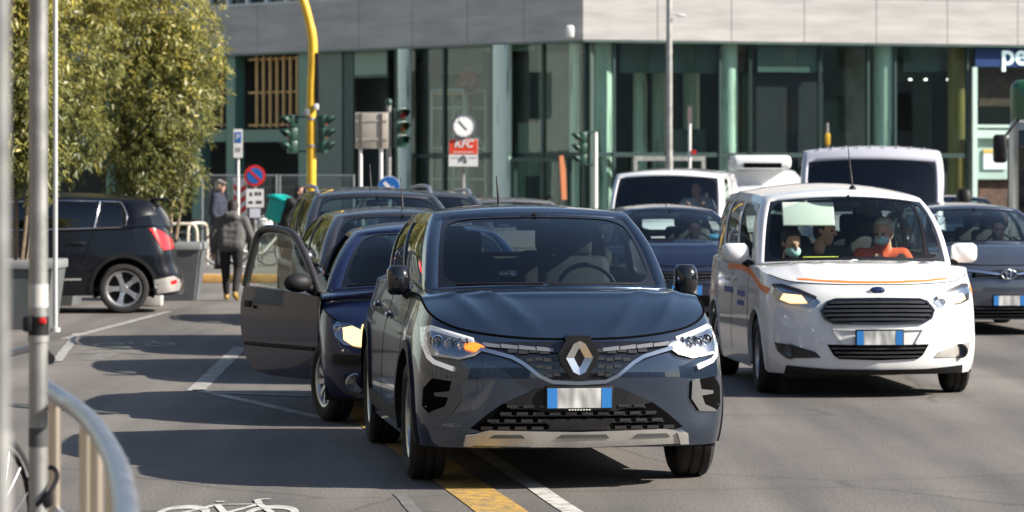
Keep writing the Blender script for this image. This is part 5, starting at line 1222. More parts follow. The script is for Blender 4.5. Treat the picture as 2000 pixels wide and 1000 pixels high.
# clock and fast-food sign on one pole
Yc = 62; r = empty('street_clock', (at(905,Yc), Yc, 0), R(8), 'round white street clock in a dark ring on a pole above a red sign', 'clock')
b = MB(); b.cyl((0,.06,0),(0,.06,zz(268,Yc)),.04,n=12); b.build('pole', m_galv, r, 40)
zc = zz(247,Yc); b = MB(); b.lathe([(0,.1),(.2,.1),(.235,.07),(.235,-.06),(.22,-.09),(.2,-.085)], (0,0,zc), 'y', 28); b.build('case', M('clock case', (.16,.17,.2), .35, .4), r, 40)
b = MB(); b.lathe([(0,-.08),(.2,-.08),(.2,-.07)], (0,0,zc), 'y', 28); b.build('dial', M('clock dial', (.82,.82,.8), .5), r, 40)
for a, l in ((R(42),.15),(R(222),.09)): b = MB(); b.box((-math.sin(a)*l/2, -.088, zc+math.cos(a)*l/2), (.016,.006,l), rot=Matrix.Rotation(-a,3,'Y')); b.build('clock_hand', m_ink, r, 0)
for k in range(12): a = k*math.pi/6; b = MB(); b.box((math.sin(a)*.175,-.084,zc+math.cos(a)*.175),(.01,.004,.03),rot=Matrix.Rotation(a,3,'Y')); b.build('hour_mark', M('clock mark', (.35,.35,.35), .6), r, 0)
r = empty('advert_sign', (at(905,Yc), Yc, 0), R(2), 'red and white fast-food sign with black turn arrow under the clock', 'sign')
z0, z1, zm = zz(325,Yc), zz(271,Yc), zz(301,Yc)
b = MB(); b.b2((-.285,-.04,z0),(.285,.02,z1)); b.build('panel', m_swhite, r, 0); b = MB(); b.b2((-.275,-.046,zm),(.275,-.0405,z1-.012)); b.build('red_field', M('advert red', (.72,.06,.02), .45), r, 0)
def tx(par, body, size, mat, x, y, z, sh=0, bold=0): return text_part('lettering', body, size, mat, par, Matrix.Translation((x,y,z)) @ FACE_CAM, .002, sh, bold=bold)
tx(r, 'KFC', .2, m_swhite, 0, -.05, z1-.105, .25, .006); b = MB(); b.b2((-.2,-.049,zm+.03),(.2,-.0465,zm+.045)); b.build('underline', m_swhite, r, 0)
for k in range(5): b = MB(); b.b2((-.24+.032*k,-.043,zm-.085),(-.24+.032*k+.022,-.0405,zm-.06)); b.build('small_print', M('print grey', (.3,.3,.3), .6), r, 0); b = MB(); b.b2((.1+.032*k,-.043,zm-.085),(.1+.032*k+.022,-.0405,zm-.06)); b.build('small_print', M('print grey', (.3,.3,.3), .6), r, 0)
b = MB(); b.tube([(-.045,-.045,z0+.1),(-.05,-.045,z0+.15),(-.03,-.045,z0+.19),(.005,-.045,z0+.2),(.035,-.045,z0+.18),(.045,-.045,z0+.14),(.045,-.045,z0+.09)], .013, 6); b.add([(.015,-.046,z0+.095),(.078,-.046,z0+.095),(.047,-.046,z0+.05)], [(0,1,2)]); b.build('turn_arrow', m_ink, r, 50)
# round signs
def disc(par, name, x, y, z, r0, mat, th=.012): b = MB(); b.lathe([(0,-th),(r0,-th),(r0,0),(0,0)], (x,y,z), 'y', 32); return b.build(name, mat, par, 30)
Yb = 62; r = empty('arrow_sign', (at(760,Yb),Yb,0), 0, 'round blue keep-side sign with white arrow above the estate roof', 'sign'); zc = zz(366,Yb)
disc(r,'rim',0,0,zc,.225,m_swhite); disc(r,'face',0,-.013,zc,.213,m_blue,.006); b = MB(); b.cyl((0,.04,0),(0,.04,zc),.03,n=10); b.build('post', m_galv, r, 40)
b = MB(); A = Matrix.Rotation(R(-45),3,'Y'); P = [(-.035,.14),(.035,.14),(.035,-.04),(.09,-.04),(0,-.15),(-.09,-.04),(-.035,-.04)]
b.add([A @ Vector((x,-.021,z))+Vector((0,0,zc)) for x, z in P], [tuple(range(7))]); b.build('arrow', m_swhite, r, 0)
Yn = 60; r = empty('no_parking_sign', (at(498,Yn),Yn,0), 0, 'round no-parking sign, blue with red ring, above white plates', 'sign'); zc = zz(343,Yn)
disc(r,'rim',0,0,zc,.20,m_red); disc(r,'face',0,-.013,zc,.148,m_blue,.006); b = MB(); b.box((0,-.021,zc),(.045,.004,.3),rot=Matrix.Rotation(R(-45),3,'Y')); b.build('bar', m_red, r, 0); b = MB(); b.cyl((0,.03,0),(0,.03,zc+.2),.028,n=10); b.build('post', m_galv, r, 40)
b = MB(); b.b2((-.165,-.01,zz(405,Yn)),(.165,.01,zz(369,Yn))); pl = b.build('plate', m_swhite, r, 0)
for (x0,x1,y0,y1) in ((-.1,-.05,376,383),(.0,.05,375,382),(.07,.12,375,382),(-.12,-.04,393,398),(.02,.13,392,398)): b = MB(); b.b2((x0,-.013,zz(y1,Yn)),(x1,-.0105,zz(y0,Yn))); b.build('small_print', m_ink, pl, 0)
b = MB(); b.b2((-.1,-.01,zz(425,Yn)),(.1,.01,zz(407,Yn))); b.build('plate', M('plate lilac white', (.6,.6,.68), .5), r, 0)
r = empty('parking_sign', (at(465,Yn-.6),Yn-.6,0), 0, 'tall narrow white parking sign on a thin post above the red chevron', 'sign'); Yp = Yn-.6
b = MB(); b.cyl((0,.03,0),(0,.03,zz(252,Yp)),.024,n=10); b.build('post', m_swhite, r, 40); b = MB(); b.b2((-.085,-.01,zz(308,Yp)),(.085,.01,zz(252,Yp))); b.build('panel', m_swhite, r, 0)
b = MB(); b.b2((-.06,-.014,zz(279,Yp)),(.06,-.0105,zz(258,Yp))); b.build('blue_field', m_blue, r, 0); tx(r, 'P', .16, m_swhite, 0, -.017, zz(268.5,Yp)); b = MB(); b.b2((-.05,-.013,zz(297,Yp)),(.05,-.0105,zz(288,Yp))); b.build('small_print', M('print grey', (.3,.3,.3), .6), r, 0)
r = empty('chevron_board', (at(469,Yn+.1),Yn+.1,0), 0, 'red and white striped chevron board at the head of the island', 'sign')
b = MB(); b.b2((-.13,-.01,zz(432,Yn)),(.13,.01,zz(347,Yn))); b.build('panel', m_swhite, r, 0); b = MB(); b.cyl((0,.04,0),(0,.04,zz(350,Yn)),.03,n=8); b.build('post', m_galv, r, 40)
for k in range(4):
    for sg in (1,-1): z = zz(368+20*k,Yn); b = MB(); b.add([(sg*.12,-.013,z+.09),(sg*.12,-.013,z-.01),(sg*.01,-.013,z-.1),(sg*.01,-.013,z)], [(0,1,2,3)]); b.build('stripe', m_red, r, 0)
# lamp post, slim sign post, cctv, small fittings
r = empty('lamp_post', (at(1307,72),72,0), 0, 'tall grey lamp post rising out of frame behind the white van', 'lamp post')
b = MB(); b.cyl((0,0,0),(0,0,2.4),.09,.085,16); b.build('base_tube', m_pole, r, 40); b = MB(); b.cyl((0,0,2.4),(0,0,9.5),.075,.055,16); b.build('pole', m_pole, r, 40)
b = MB(); b.tube([(0,0,9.4),(.3,-.1,9.8),(1.2,-.4,10)],.035,8); b.build('arm', m_pole, r, 40); b = MB(); b.rbox((1.5,-.5,9.98),(.7,.25,.12),.05,2); b.build('luminaire', m_pole, r, 40)
b = MB(); b.tube([(.05,0,zz(28,72)),(.3,-.05,zz(28,72))],.015,6); b.rbox((.27,-.06,zz(28,72)-.03),(.2,.08,.05),.02); b.build('camera', m_swhite, r, 40)
r = empty('slim_post', (at(1347,73),73,0), 0, 'slim white post with small red box right of the lamp post', 'post')
b = MB(); b.cyl((0,0,0),(0,0,zz(210,73)),.035,n=10); b.build('pole', m_swhite, r, 40); b = MB(); b.b2((-.05,-.06,zz(240,73)),(.05,.05,zz(208,73))); b.build('head', M('post head brown', (.2,.16,.15), .6), r, 0); b = MB(); b.b2((.05,-.06,zz(301,73)),(.15,.05,zz(293,73))); b.build('red_box', m_red, r, 0)
b = MB(); b.rbox((at(1113,84.4),84.4,zz(62,84.4)),(.22,.3,.34),.06,2); b.cyl((at(1113,84.4),84.4,zz(62,84.4)),(at(1122,85.6),85.8,zz(60,84.4)),.03,n=8); tag(b.build('cctv_camera', m_swhite, None, 40), 'white surveillance camera on the building corner below the stone band', 'camera')
r = empty('signal_box', (at(1616,71),71,0), 0, 'small yellow box on a post above the tall silver van', 'post'); b = MB(); b.cyl((0,0,0),(0,0,zz(240,71)),.03,n=8); b.build('pole', m_galv, r, 40); b = MB(); b.rbox((0,-.04,zz(272,71)),(.11,.1,.27),.02); b.build('box', m_tly, r, 40)
# mesh fence panels in front of the left-hand facade
m_fence = M('fence wire', (.25,.27,.28), .5, .6)
def fence(x0, x1, Y, label):
    r = empty('mesh_fence', ((x0+x1)/2,Y,0), 0, label, 'fence', 'site fence panels'); h = (x1-x0)/2
    for sx in (-1,1): b = MB(); b.cyl((sx*h,0,0),(sx*h,0,2.0),.024,n=8); b.build('post', m_fence, r, 40); b = MB(); b.rbox((sx*h,0,.07),(.5,.22,.14),.03); b.build('foot', M('concrete', (.4,.39,.37), .9, noise=(6,.2)), r, 40)
    for z in (.2,1.97): b = MB(); b.cyl((-h,0,z),(h,0,z),.02,n=8); b.build('rail', m_fence, r, 40)
    b = MB()
    for k in range(40): x = -h+2*h*k/40; b.box((x,0,1.1),(.006,.006,1.75))
    for k in range(9): b.box((0,0,.3+.2*k),(2*h,.005,.006))
    tag(b.build('mesh', m_fence, r, 0), kind='stuff')
fence(at(395,74), at(540,74), 74, 'wire mesh site fence panel behind the round no-parking sign'); fence(at(545,74), at(690,74), 74.2, 'wire mesh site fence panel behind the yellow mast')
# scaffold tower inside the glass
ts = ft(-1, 905, 1.6); q = DL*ts+NL*1.6+BC; Yq = q.y
sf = empty('scaffold_tower', (q.x,q.y,0), math.atan2(DL.y,DL.x), 'pale green scaffold tower standing behind the glass under the worker', 'scaffold')
wq = .85; zt = zz(178,Yq)
m_scaf = M('scaffold green', (.6,.72,.66), .5, .3)
for sx in (-1,-.15,.45): b = MB(); b.cyl((sx*wq,0,.15),(sx*wq,0,zt),.03,n=8); b.build('standard', m_scaf, sf, 40); b = MB(); b.cyl((sx*wq,.9,.15),(sx*wq,.9,zt),.03,n=8); b.build('standard', m_scaf, sf, 40)
for z in (zt, zz(212,Yq), zz(290,Yq), zz(350,Yq)): b = MB(); b.cyl((-wq,0,z),(.45*wq,0,z),.028,n=8); b.build('ledger', m_scaf, sf, 40); b = MB(); b.cyl((-wq,.9,z),(.45*wq,.9,z),.028,n=8); b.build('ledger', m_scaf, sf, 40)
for (z0_,z1_,s0,s1) in ((zz(212,Yq),zz(290,Yq),.45,-1),(zz(290,Yq),zz(350,Yq),-1,.45),(zt,zz(212,Yq),-.15,.45)): b = MB(); b.cyl((s0*wq,-.02,z0_),(s1*wq,-.02,z1_),.02,n=8); b.build('brace', m_scaf, sf, 40)
b = MB(); b.b2((-wq,.02,zt-.11),(.45*wq,.9,zt-.07)); b.build('platform', m_wood, sf, 0)
ob = MB(); ob.prism([(-.02,0),(.13,0),(.10,.75),(.02,1.12),(-.10,1.1),(-.06,.6)], -.02, .02, 'y'); tag(ob.build('orange_board', M('orange board', (.32,.1,.03), .7), None, 0, (at(1098,80), 80, zz(390,80)), R(35)), 'orange board leaning by the dark entrance frame', 'board')
bb = ob
# planters, bin, kerb block
m_plant = M('planter grey', (.10,.108,.112), .6, noise=(3,.15)); m_soil = M('soil', (.05,.035,.025), .95, bump=(20,1))
def planter(x, Y, label, w=1.5, h=.82):
    r = empty('planter', (x,Y,0), 0, label, 'planter', 'grey planters')
    b = MB(); w0, w1 = w*.40, w*.48
    vs = [(sx*w0,sy*w0,0) for sx,sy in ((-1,-1),(1,-1),(1,1),(-1,1))]+[(sx*w1,sy*w1,h-.08) for sx,sy in ((-1,-1),(1,-1),(1,1),(-1,1))]
    b.add(vs, [(0,1,5,4),(1,2,6,5),(2,3,7,6),(3,0,4,7),(0,3,2,1)]); b.build('tub', m_plant, r, 20)
    for k,(cx,cy,sx,sy) in enumerate(((0,-w/2+.04,w,.09),(0,w/2-.04,w,.09),(-w/2+.04,0,.09,w-.18),(w/2-.04,0,.09,w-.18))): b = MB(); b.rbox((cx,cy,h-.05),(sx,sy,.11),.02,2); b.build('rim', M('planter rim', (.2,.21,.21), .55), r, 40)
    b = MB(); b.b2((-w1+.03,-w1+.03,h-.14),(w1-.03,w1-.03,h-.09)); b.build('soil', m_soil, r, 0); return r
planter(at(22,38.0), 38.0, 'large grey planter at the left edge in front of the parked crossover', 1.2); planter(at(322,47.6), 47.6, 'grey planter just behind the tail of the parked crossover', 1.2, .86); planter(-6.75, 45.6, 'grey planter hidden behind the parked crossover under the yellowish tree', 1.2)
b = MB(); b.rbox((at(290,45),45.0,.12),(.4,.3,.24),.03,2); tag(b.build('concrete_block', M('concrete', (.4,.39,.37), .9, noise=(6,.2)), None, 40), 'low pale concrete block under the parked crossover bumper', 'block')
b = MB(); b.cyl((0,0,0),(0,0,4.4),.028,n=10); b.cyl((0,0,0),(0,0,.05),.06,n=10); tag(b.build('slim_post', M('pale post', (.55,.56,.56), .45, .3), None, 40, (at(108,37),37,0)), 'thin pale metal post standing by the left planter', 'post')
# bicycle hoops
m_hoop = M('hoop cream', (.62,.56,.46), .5, .2)
for px, Y, rz, lab in ((352,62,R(10),'cream bicycle hoop standing upright behind the grey planter'),(386,63.2,R(60),'cream bicycle hoop seen edge-on near the walking person')):
    b = MB(); b.tube(curve([(-.33,0,.13),(-.33,0,.7),(-.3,0,.9),(-.2,0,.97),(.2,0,.97),(.3,0,.9),(.33,0,.7),(.33,0,.13)],30),.03,10); tag(b.build('bicycle_hoop', m_hoop, None, 50, (at(px,Y),Y,0), rz), lab, 'bike rack', 'bicycle hoops on the island')
# bicycles
def bicycle(loc, rz, label, frame, lean=0, hi=True):
    r = empty('bicycle', loc, rz, label, 'bicycle'); r.rotation_euler[1] = 0; r.rotation_euler[0] = lean
    b = MB()
    for p,q,rr in (((-.1,0,.28),(-.25,0,.8),.017),((-.22,0,.72),(.38,0,.78),.017),((-.1,0,.28),(.38,0,.74),.02),((-.52,0,.34),(-.1,0,.28),.012),((-.52,0,.34),(-.23,0,.72),.01),((.36,0,.86),(.52,0,.34),.016)): b.cyl(p,q,rr,n=8)
    b.build('frame', frame, r, 50)
    w0 = None
    for x in (-.52,.52):
        if w0 is None:
            b = MB(); b.lathe([(.30,-.01),(.312,-.012),(.312,.012),(.30,.01)],(0,0,0),'y',32)
            w = b.build('wheel', m_inox, r, 50); b = MB(); b.tube([(.325*math.cos(t),0,.325*math.sin(t)) for t in np.linspace(0,2*math.pi,37)[:-1]],.018,8,closed=True); b.build('tyre', m_rubber, w, 60)
            b = MB()
            for k in range(16): a = k*math.pi/8; b.cyl((0,.02*(-1)**k,0),(.3*math.cos(a),0,.3*math.sin(a)),.0018,n=4)
            tag(b.build('spokes', m_inox, w, 0), kind='stuff'); w0 = w
        else: w = copy_tree(w0, r)
        w.location = (x,0,.343)
    b = MB(); b.tube(curve([(.26,-.3,.98),(.33,-.22,1.0),(.36,0,.96),(.33,.22,1.0),(.26,.3,.98)],20),.012,8); b.cyl((.36,0,.84),(.36,0,.97),.015,n=8); h = b.build('handlebar', m_inox, r, 60)
    for sy in (-1,1): b = MB(); b.cyl((.20,sy*.33,.97),(.30,sy*.26,.99),.019,n=8); b.build('grip', m_black, h, 50)
    b = MB(); b.sph((-.28,0,.88),(.14,.075,.03),14,8); b.cyl((-.27,0,.86),(-.25,0,.76),.014,n=8); b.build('saddle', m_black, r, 60)
    b = MB(); b.lathe([(.085,-.004),(.095,0),(.085,.004)],(-.1,.05,.28),'y',24); b.cyl((-.1,.05,.28),(-.02,.1,.14),.01,n=6); b.cyl((-.1,-.05,.28),(-.18,-.1,.42),.01,n=6); b.build('crank', m_black, r, 50)
    return r
m_fr1 = M('bike frame dark', (.03,.03,.035), .35, coat=.5); m_fr2 = M('bike frame red', (.3,.02,.02), .35, coat=.5); m_fr3 = M('bike frame white', (.6,.6,.58), .35, coat=.5)
bicycle((-1.93,10.6,.13), R(76), 'dark bicycle with silver wheels chained behind the near left pole', m_fr1)
bicycle((at(408,63.5),63.5,.14), R(15), 'dark bicycle parked left of the walking person', m_fr1); bicycle((at(478,62.5),62.5,.14), R(20), 'dark bicycle parked right of the walking person', m_fr1); bicycle((at(520,60.8),60.8,.14), R(35), 'pale bicycle parked in front of the teal courier bag', m_fr3)
b = MB(); b.sph((0,0,0),(.17,.15,.13),18,10)
for k in range(5): pass
hm = b.build('cycle_helmet', m_fr3, None, 60, (at(516,60.2),60.2,zz(438,60.2))); tag(hm, 'white cycle helmet hanging on the pale bicycle above the open car door', 'helmet')
for k in range(4): b = MB(); b.sph((-.09+.06*k,-.1+.012*abs(k-1.5),.06),(.016,.05,.035),8,6); b.build('vent', m_black, hm, 50)
# ------------------------------------------------------------------ near left corner: poles and railing, out of focus
r = empty('signpost', (-1.502,10.05,.13), 0, 'grey steel pole in the near left corner with straps and dark tape', 'post')
b = MB(); b.cyl((0,0,0),(0,0,4.2),.030,n=24); b.build('pole', m_steel, r, 50)
z = lambda py: zz(py,10.05)-.13
for (y0,y1,rr,mt) in ((835,872,.0312,M('dark tape', (.06,.06,.06), .6)),(618,640,.034,m_black),(655,668,.0335,m_steel),(555,600,.0315,M('sticker residue', (.5,.48,.45), .6)),(640,654,.033,m_black)): b = MB(); b.cyl((0,0,z(y1)),(0,0,z(y0)),rr,n=24); b.build('band', mt, r, 50)
b = MB(); b.rbox((.018,-.03,z(626)),(.022,.012,.02),.004); b.build('red_tag', m_red, r, 40)
b = MB(); b.rbox((-.03,-.02,z(632)),(.03,.04,.05),.008); b.build('clip', m_black, r, 40)
b = MB(); b.rbox((.02,.0,z(975)),(.05,.05,.05),.01); b.tube(curve([(.0,-.03,z(985)),(.04,-.04,z(960)),(.06,.0,z(930)),(.03,.04,z(915)),(-.04,.04,z(940))],16),.008,6); tag(b.build('cable_lock', m_black, None, 40, (-1.502,10.05,.13)), 'black cable lock looped round the foot of the near pole', 'lock')
tag_ = empty('corner_post', (-.735,4.55,.13), 0, 'blurred grey post filling the extreme left edge', 'post'); b = MB(); b.cyl((0,0,0),(0,0,3.6),.0135*1.0,n=20); b.build('pole', m_steel, tag_, 50); b = MB(); b.cyl((0,0,.9),(0,0,1.2),.016,n=20); b.build('sleeve', m_pole, tag_, 50)
rl = empty('guard_rail', (-1.1,8,.13), 0, 'curved stainless steel pedestrian railing in the near left corner', 'railing')
ctr = [(-1.64,11.0),(-1.334,9.72),(-1.165,8.9),(-.99,7.9),(-.885,7.2),(-.81,6.65),(-.68,5.6),(-.58,4.6)]
def rail(z, rr, mat, nm, t0=0, t1=1):
    P = curve([(x+1.1, y-8, z-.13) for x, y in ctr], 60); k0, k1 = int(60*t0), max(2, int(60*t1)); b = MB(); b.tube(P[k0:k1], rr, 14); return b.build(nm, mat, rl, 60)
rail(1.0, .029, m_inox, 'top_rail'); rail(.62, .018, m_inox, 'lower_rail')
for (x,y) in ((-1.50,10.4),(-1.25,9.3),(-1.16,8.85),(-1.0,7.95),(-.9,7.3),(-.77,6.3),(-.65,5.3)):
    b = MB(); b.cyl((x+1.1,y-8,0),(x+1.1,y-8,.85),.020,n=12); b.build('post', M('post inox warm', (.6,.52,.42), .35, .9), rl, 50)
# ================================================================== trees in the planters
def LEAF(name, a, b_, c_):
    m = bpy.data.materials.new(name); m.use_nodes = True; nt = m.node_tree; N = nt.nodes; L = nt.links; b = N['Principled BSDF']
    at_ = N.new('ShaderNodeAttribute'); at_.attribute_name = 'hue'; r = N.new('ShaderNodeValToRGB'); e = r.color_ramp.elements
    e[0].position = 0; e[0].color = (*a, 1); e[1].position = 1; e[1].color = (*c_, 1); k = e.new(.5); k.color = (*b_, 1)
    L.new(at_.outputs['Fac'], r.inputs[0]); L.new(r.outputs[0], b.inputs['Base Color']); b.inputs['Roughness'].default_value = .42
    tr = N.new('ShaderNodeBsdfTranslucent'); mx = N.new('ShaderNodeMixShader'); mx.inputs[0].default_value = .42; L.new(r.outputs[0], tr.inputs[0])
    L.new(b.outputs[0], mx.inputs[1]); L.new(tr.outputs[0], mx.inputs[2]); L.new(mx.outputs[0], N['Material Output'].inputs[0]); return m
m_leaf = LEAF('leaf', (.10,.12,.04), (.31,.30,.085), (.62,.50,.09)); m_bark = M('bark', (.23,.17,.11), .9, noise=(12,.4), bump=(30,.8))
def tree(x, Y, label, blobs, n, stems, z0=.75, yellow=.5, seed=1):
    g_ = np.random.default_rng(seed); r = empty('planter_tree', (x,Y,0), 0, label, 'tree', 'small evergreen trees in planters')
    b = MB()
    for (bx,by,tx,ty,tz,rr) in stems:
        P = curve([(bx,by,z0-.1),(bx*.8+tx*.2+.05,by,z0+(tz-z0)*.35),(bx*.4+tx*.6,(by+ty)/2,z0+(tz-z0)*.7),(tx,ty,tz)],14); b.tube(P,[rr*(1-.65*i/13) for i in range(14)],7)
    b.build('trunk', m_bark, r, 50)
    vol = np.array([q[3]*q[4]*q[5] for q in blobs])**.8; pk = g_.choice(len(blobs), n, p=vol/vol.sum())
    B = np.array(blobs)[pk]; d = g_.normal(size=(n,3)); d /= np.linalg.norm(d,axis=1)[:,None]; rad = g_.random(n)**.38
    lump = 1+.24*np.sin(d[:,0]*5+B[:,0]*7)*np.sin(d[:,2]*6+B[:,2]*3)+.1*np.sin(d[:,1]*9+d[:,2]*7)
    C = B[:,:3]+d*B[:,3:6]*(rad*lump)[:,None]
    per = 9; C = np.repeat(C,per,0); D = np.repeat(d,per,0); k = len(C)
    ax = D*.55+g_.normal(size=(k,3))*.65+np.array((0,0,-.12)); ax /= np.linalg.norm(ax,axis=1)[:,None]
    nt_ = D*.8+np.array((.1,0,.5))+g_.normal(size=(k,3))*.5; nt_ /= np.linalg.norm(nt_,axis=1)[:,None]        # blades turn their faces outwards and up
    ax = ax-nt_*(ax*nt_).sum(1)[:,None]*.8; ax /= np.linalg.norm(ax,axis=1)[:,None]
    sd = np.cross(ax,nt_); sd /= np.linalg.norm(sd,axis=1)[:,None]
    ln = g_.uniform(.06,.12,k)[:,None]; wd = ln*g_.uniform(.11,.18,k)[:,None]; C = C+g_.normal(size=(k,3))*.035
    nr = np.cross(ax,sd)
    V = np.empty((k,4,3)); V[:,0] = C; V[:,1] = C+ax*ln*.5+sd*wd+nr*ln*.06; V[:,2] = C+ax*ln+np.array((0,0,-.02)); V[:,3] = C+ax*ln*.5-sd*wd+nr*ln*.06
    me = bpy.data.meshes.new('crown'); me.vertices.add(k*4); me.vertices.foreach_set('co', V.reshape(-1)); me.loops.add(k*4); me.loops.foreach_set('vertex_index', np.arange(k*4)); me.polygons.add(k)
    me.polygons.foreach_set('loop_start', np.arange(0,k*4,4)); me.polygons.foreach_set('loop_total', np.full(k,4)); me.update()
    zt = max(q[2]+q[5] for q in blobs); zb = min(q[2]-q[5] for q in blobs)
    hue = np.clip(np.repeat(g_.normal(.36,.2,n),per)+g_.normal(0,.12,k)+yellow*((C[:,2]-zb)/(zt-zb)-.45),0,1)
    a = me.attributes.new('hue','FLOAT','POINT'); a.data.foreach_set('value', np.repeat(hue,4)); me.materials.append(m_leaf)
    o = bpy.data.objects.new('crown', me); col.objects.link(o); o.parent = r; return r
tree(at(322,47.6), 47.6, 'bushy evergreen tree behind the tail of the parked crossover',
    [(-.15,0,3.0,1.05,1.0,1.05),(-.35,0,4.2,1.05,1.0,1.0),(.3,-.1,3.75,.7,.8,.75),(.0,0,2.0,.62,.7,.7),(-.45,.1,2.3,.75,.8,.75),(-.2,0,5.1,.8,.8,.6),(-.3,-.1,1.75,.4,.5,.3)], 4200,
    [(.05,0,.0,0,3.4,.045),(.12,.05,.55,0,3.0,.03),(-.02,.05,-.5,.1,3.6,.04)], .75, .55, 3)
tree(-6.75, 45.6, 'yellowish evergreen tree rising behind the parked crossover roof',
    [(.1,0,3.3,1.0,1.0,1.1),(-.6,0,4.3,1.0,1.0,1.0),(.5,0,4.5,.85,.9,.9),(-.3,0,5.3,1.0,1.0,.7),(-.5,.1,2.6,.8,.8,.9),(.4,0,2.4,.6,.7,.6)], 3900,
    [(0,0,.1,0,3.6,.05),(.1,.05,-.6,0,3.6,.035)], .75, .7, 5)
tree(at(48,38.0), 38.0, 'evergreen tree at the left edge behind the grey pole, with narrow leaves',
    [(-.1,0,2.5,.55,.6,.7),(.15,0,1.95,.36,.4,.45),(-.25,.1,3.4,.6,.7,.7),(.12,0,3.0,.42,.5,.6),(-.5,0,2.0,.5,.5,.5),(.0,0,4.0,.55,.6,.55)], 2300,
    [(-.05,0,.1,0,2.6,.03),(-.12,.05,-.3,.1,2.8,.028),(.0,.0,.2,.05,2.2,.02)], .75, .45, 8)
# ================================================================== people
def caps(mb, p0, r0, p1, r1, n=10):
    P0, P1 = Vector(p0), Vector(p1); mb.sph(P0, r0, n, 8); mb.sph(P1, r1, n, 8)
    if (P1-P0).length > 1e-4: mb.tube([P0, P1], [r0, r1], n)
def blend(mb, name, mat, parent, vox=.014, sm=5, smooth_it=True):
    o = mb.build(name, mat, parent, 0, recalc=False)
    m_ = o.modifiers.new('r', 'REMESH'); m_.mode = 'VOXEL'; m_.voxel_size = vox; m_.use_smooth_shade = True
    s_ = o.modifiers.new('s', 'SMOOTH'); s_.factor = .5; s_.iterations = sm; return o
def vlerp(a, b, t): return tuple(x+(y-x)*t for x, y in zip(a, b))
def hand(mb, wrist, dr, up, side, curl=.6):
    w = Vector(wrist); d = Vector(dr).normalized(); u = Vector(up).normalized(); s_ = d.cross(u).normalized()*side
    pal = w+d*.085; caps(mb, w, .027, w+d*.03, .03, 8)
    for k, (o, l) in enumerate(((-.03,.068),(-.01,.078),(.01,.074),(.03,.058))):
        b0 = w+d*.035+s_*o*.7; b1 = pal+s_*o; caps(mb, b0, .015, b1, .012, 6)
        m1 = b1+(d*math.cos(curl)-u*math.sin(curl))*l*.5; m2 = m1+(d*math.cos(2*curl)-u*math.sin(2*curl))*l*.5; caps(mb, b1, .0105, m1, .0095, 6); caps(mb, m1, .0095, m2, .008, 6)
    t0 = w+d*.03+s_*-.03; t1 = t0+(d*.6-s_*.7-u*.2).normalized()*.045; t2 = t1+(d*.9-s_*.1-u*.4).normalized()*.035; caps(mb, t0, .014, t1, .012, 6); caps(mb, t1, .012, t2, .009, 6)
def head(mb, c, f, up=(0,0,1), s=1.0):
    """skin of a head: skull, jaw, nose, brow, ears, lips, neck stub; c = centre, f = facing"""
    c = Vector(c); f = Vector(f).normalized(); u = Vector(up).normalized(); r = f.cross(u).normalized(); u = r.cross(f)
    P = lambda a, b, h: c+f*a*s+r*b*s+u*h*s
    rot = Matrix((r, f, u)).transposed()
    mb.sph(P(-.012,0,.025), (.072*s,.092*s,.088*s), 14, 10, rot=rot); mb.sph(P(.02,0,-.045), (.055*s,.062*s,.07*s), 12, 8, rot=rot)
    caps(mb, P(.058,0,-.095), .024*s, P(.045,0,-.1), .028*s, 8)
    caps(mb, P(.083,0,.015), .010*s, P(.105,0,-.022), .014*s, 6); caps(mb, P(.074,-.03,.028), .012*s, P(.074,.03,.028), .012*s, 6)
    for sg in (-1,1): mb.sph(P(-.01,sg*.075,-.005), (.012*s,.022*s,.034*s), 8, 6, rot=rot); mb.sph(P(.055,sg*.035,-.03), .024*s, 8, 6)
    caps(mb, P(.078,-.018,-.06), .009*s, P(.078,.018,-.06), .009*s, 6)
    caps(mb, P(-.02,0,-.07), .052*s, P(-.03,0,-.17), .055*s, 10); return P, rot
def eyes(P, rot, parent, s=1.0):
    for sg in (-1,1): b = MB(); b.sph(P(.076,sg*.031,.006), .0105*s, 8, 6); b.build('eye', M('eye dark', (.02,.015,.012), .2), parent, 60)
def hair(P, rot, parent, mat, s=1.0, full=True, face=.02):
    b = MB(); b.sph(P(-.02,0,.04), (.088*s,.102*s,.096*s), 16, 12, rot=rot)
    if full: b.sph(P(-.05,0,-.01), (.076*s,.06*s,.09*s), 14, 10, rot=rot)
    V = []; c0 = P(0,0,0); fa = (P(1,0,0)-c0).normalized(); u_ = (P(0,0,1)-c0).normalized()
    for v in b.v:
        w = Vector(v)-c0; a = w.dot(fa); h = w.dot(u_)
        if a > face*s and h < .075*s: w = w-fa*(a-face*s)*.95
        V.append(c0+w)
    b.v = V; return blend(b, 'hair', mat, parent, .012, 3)
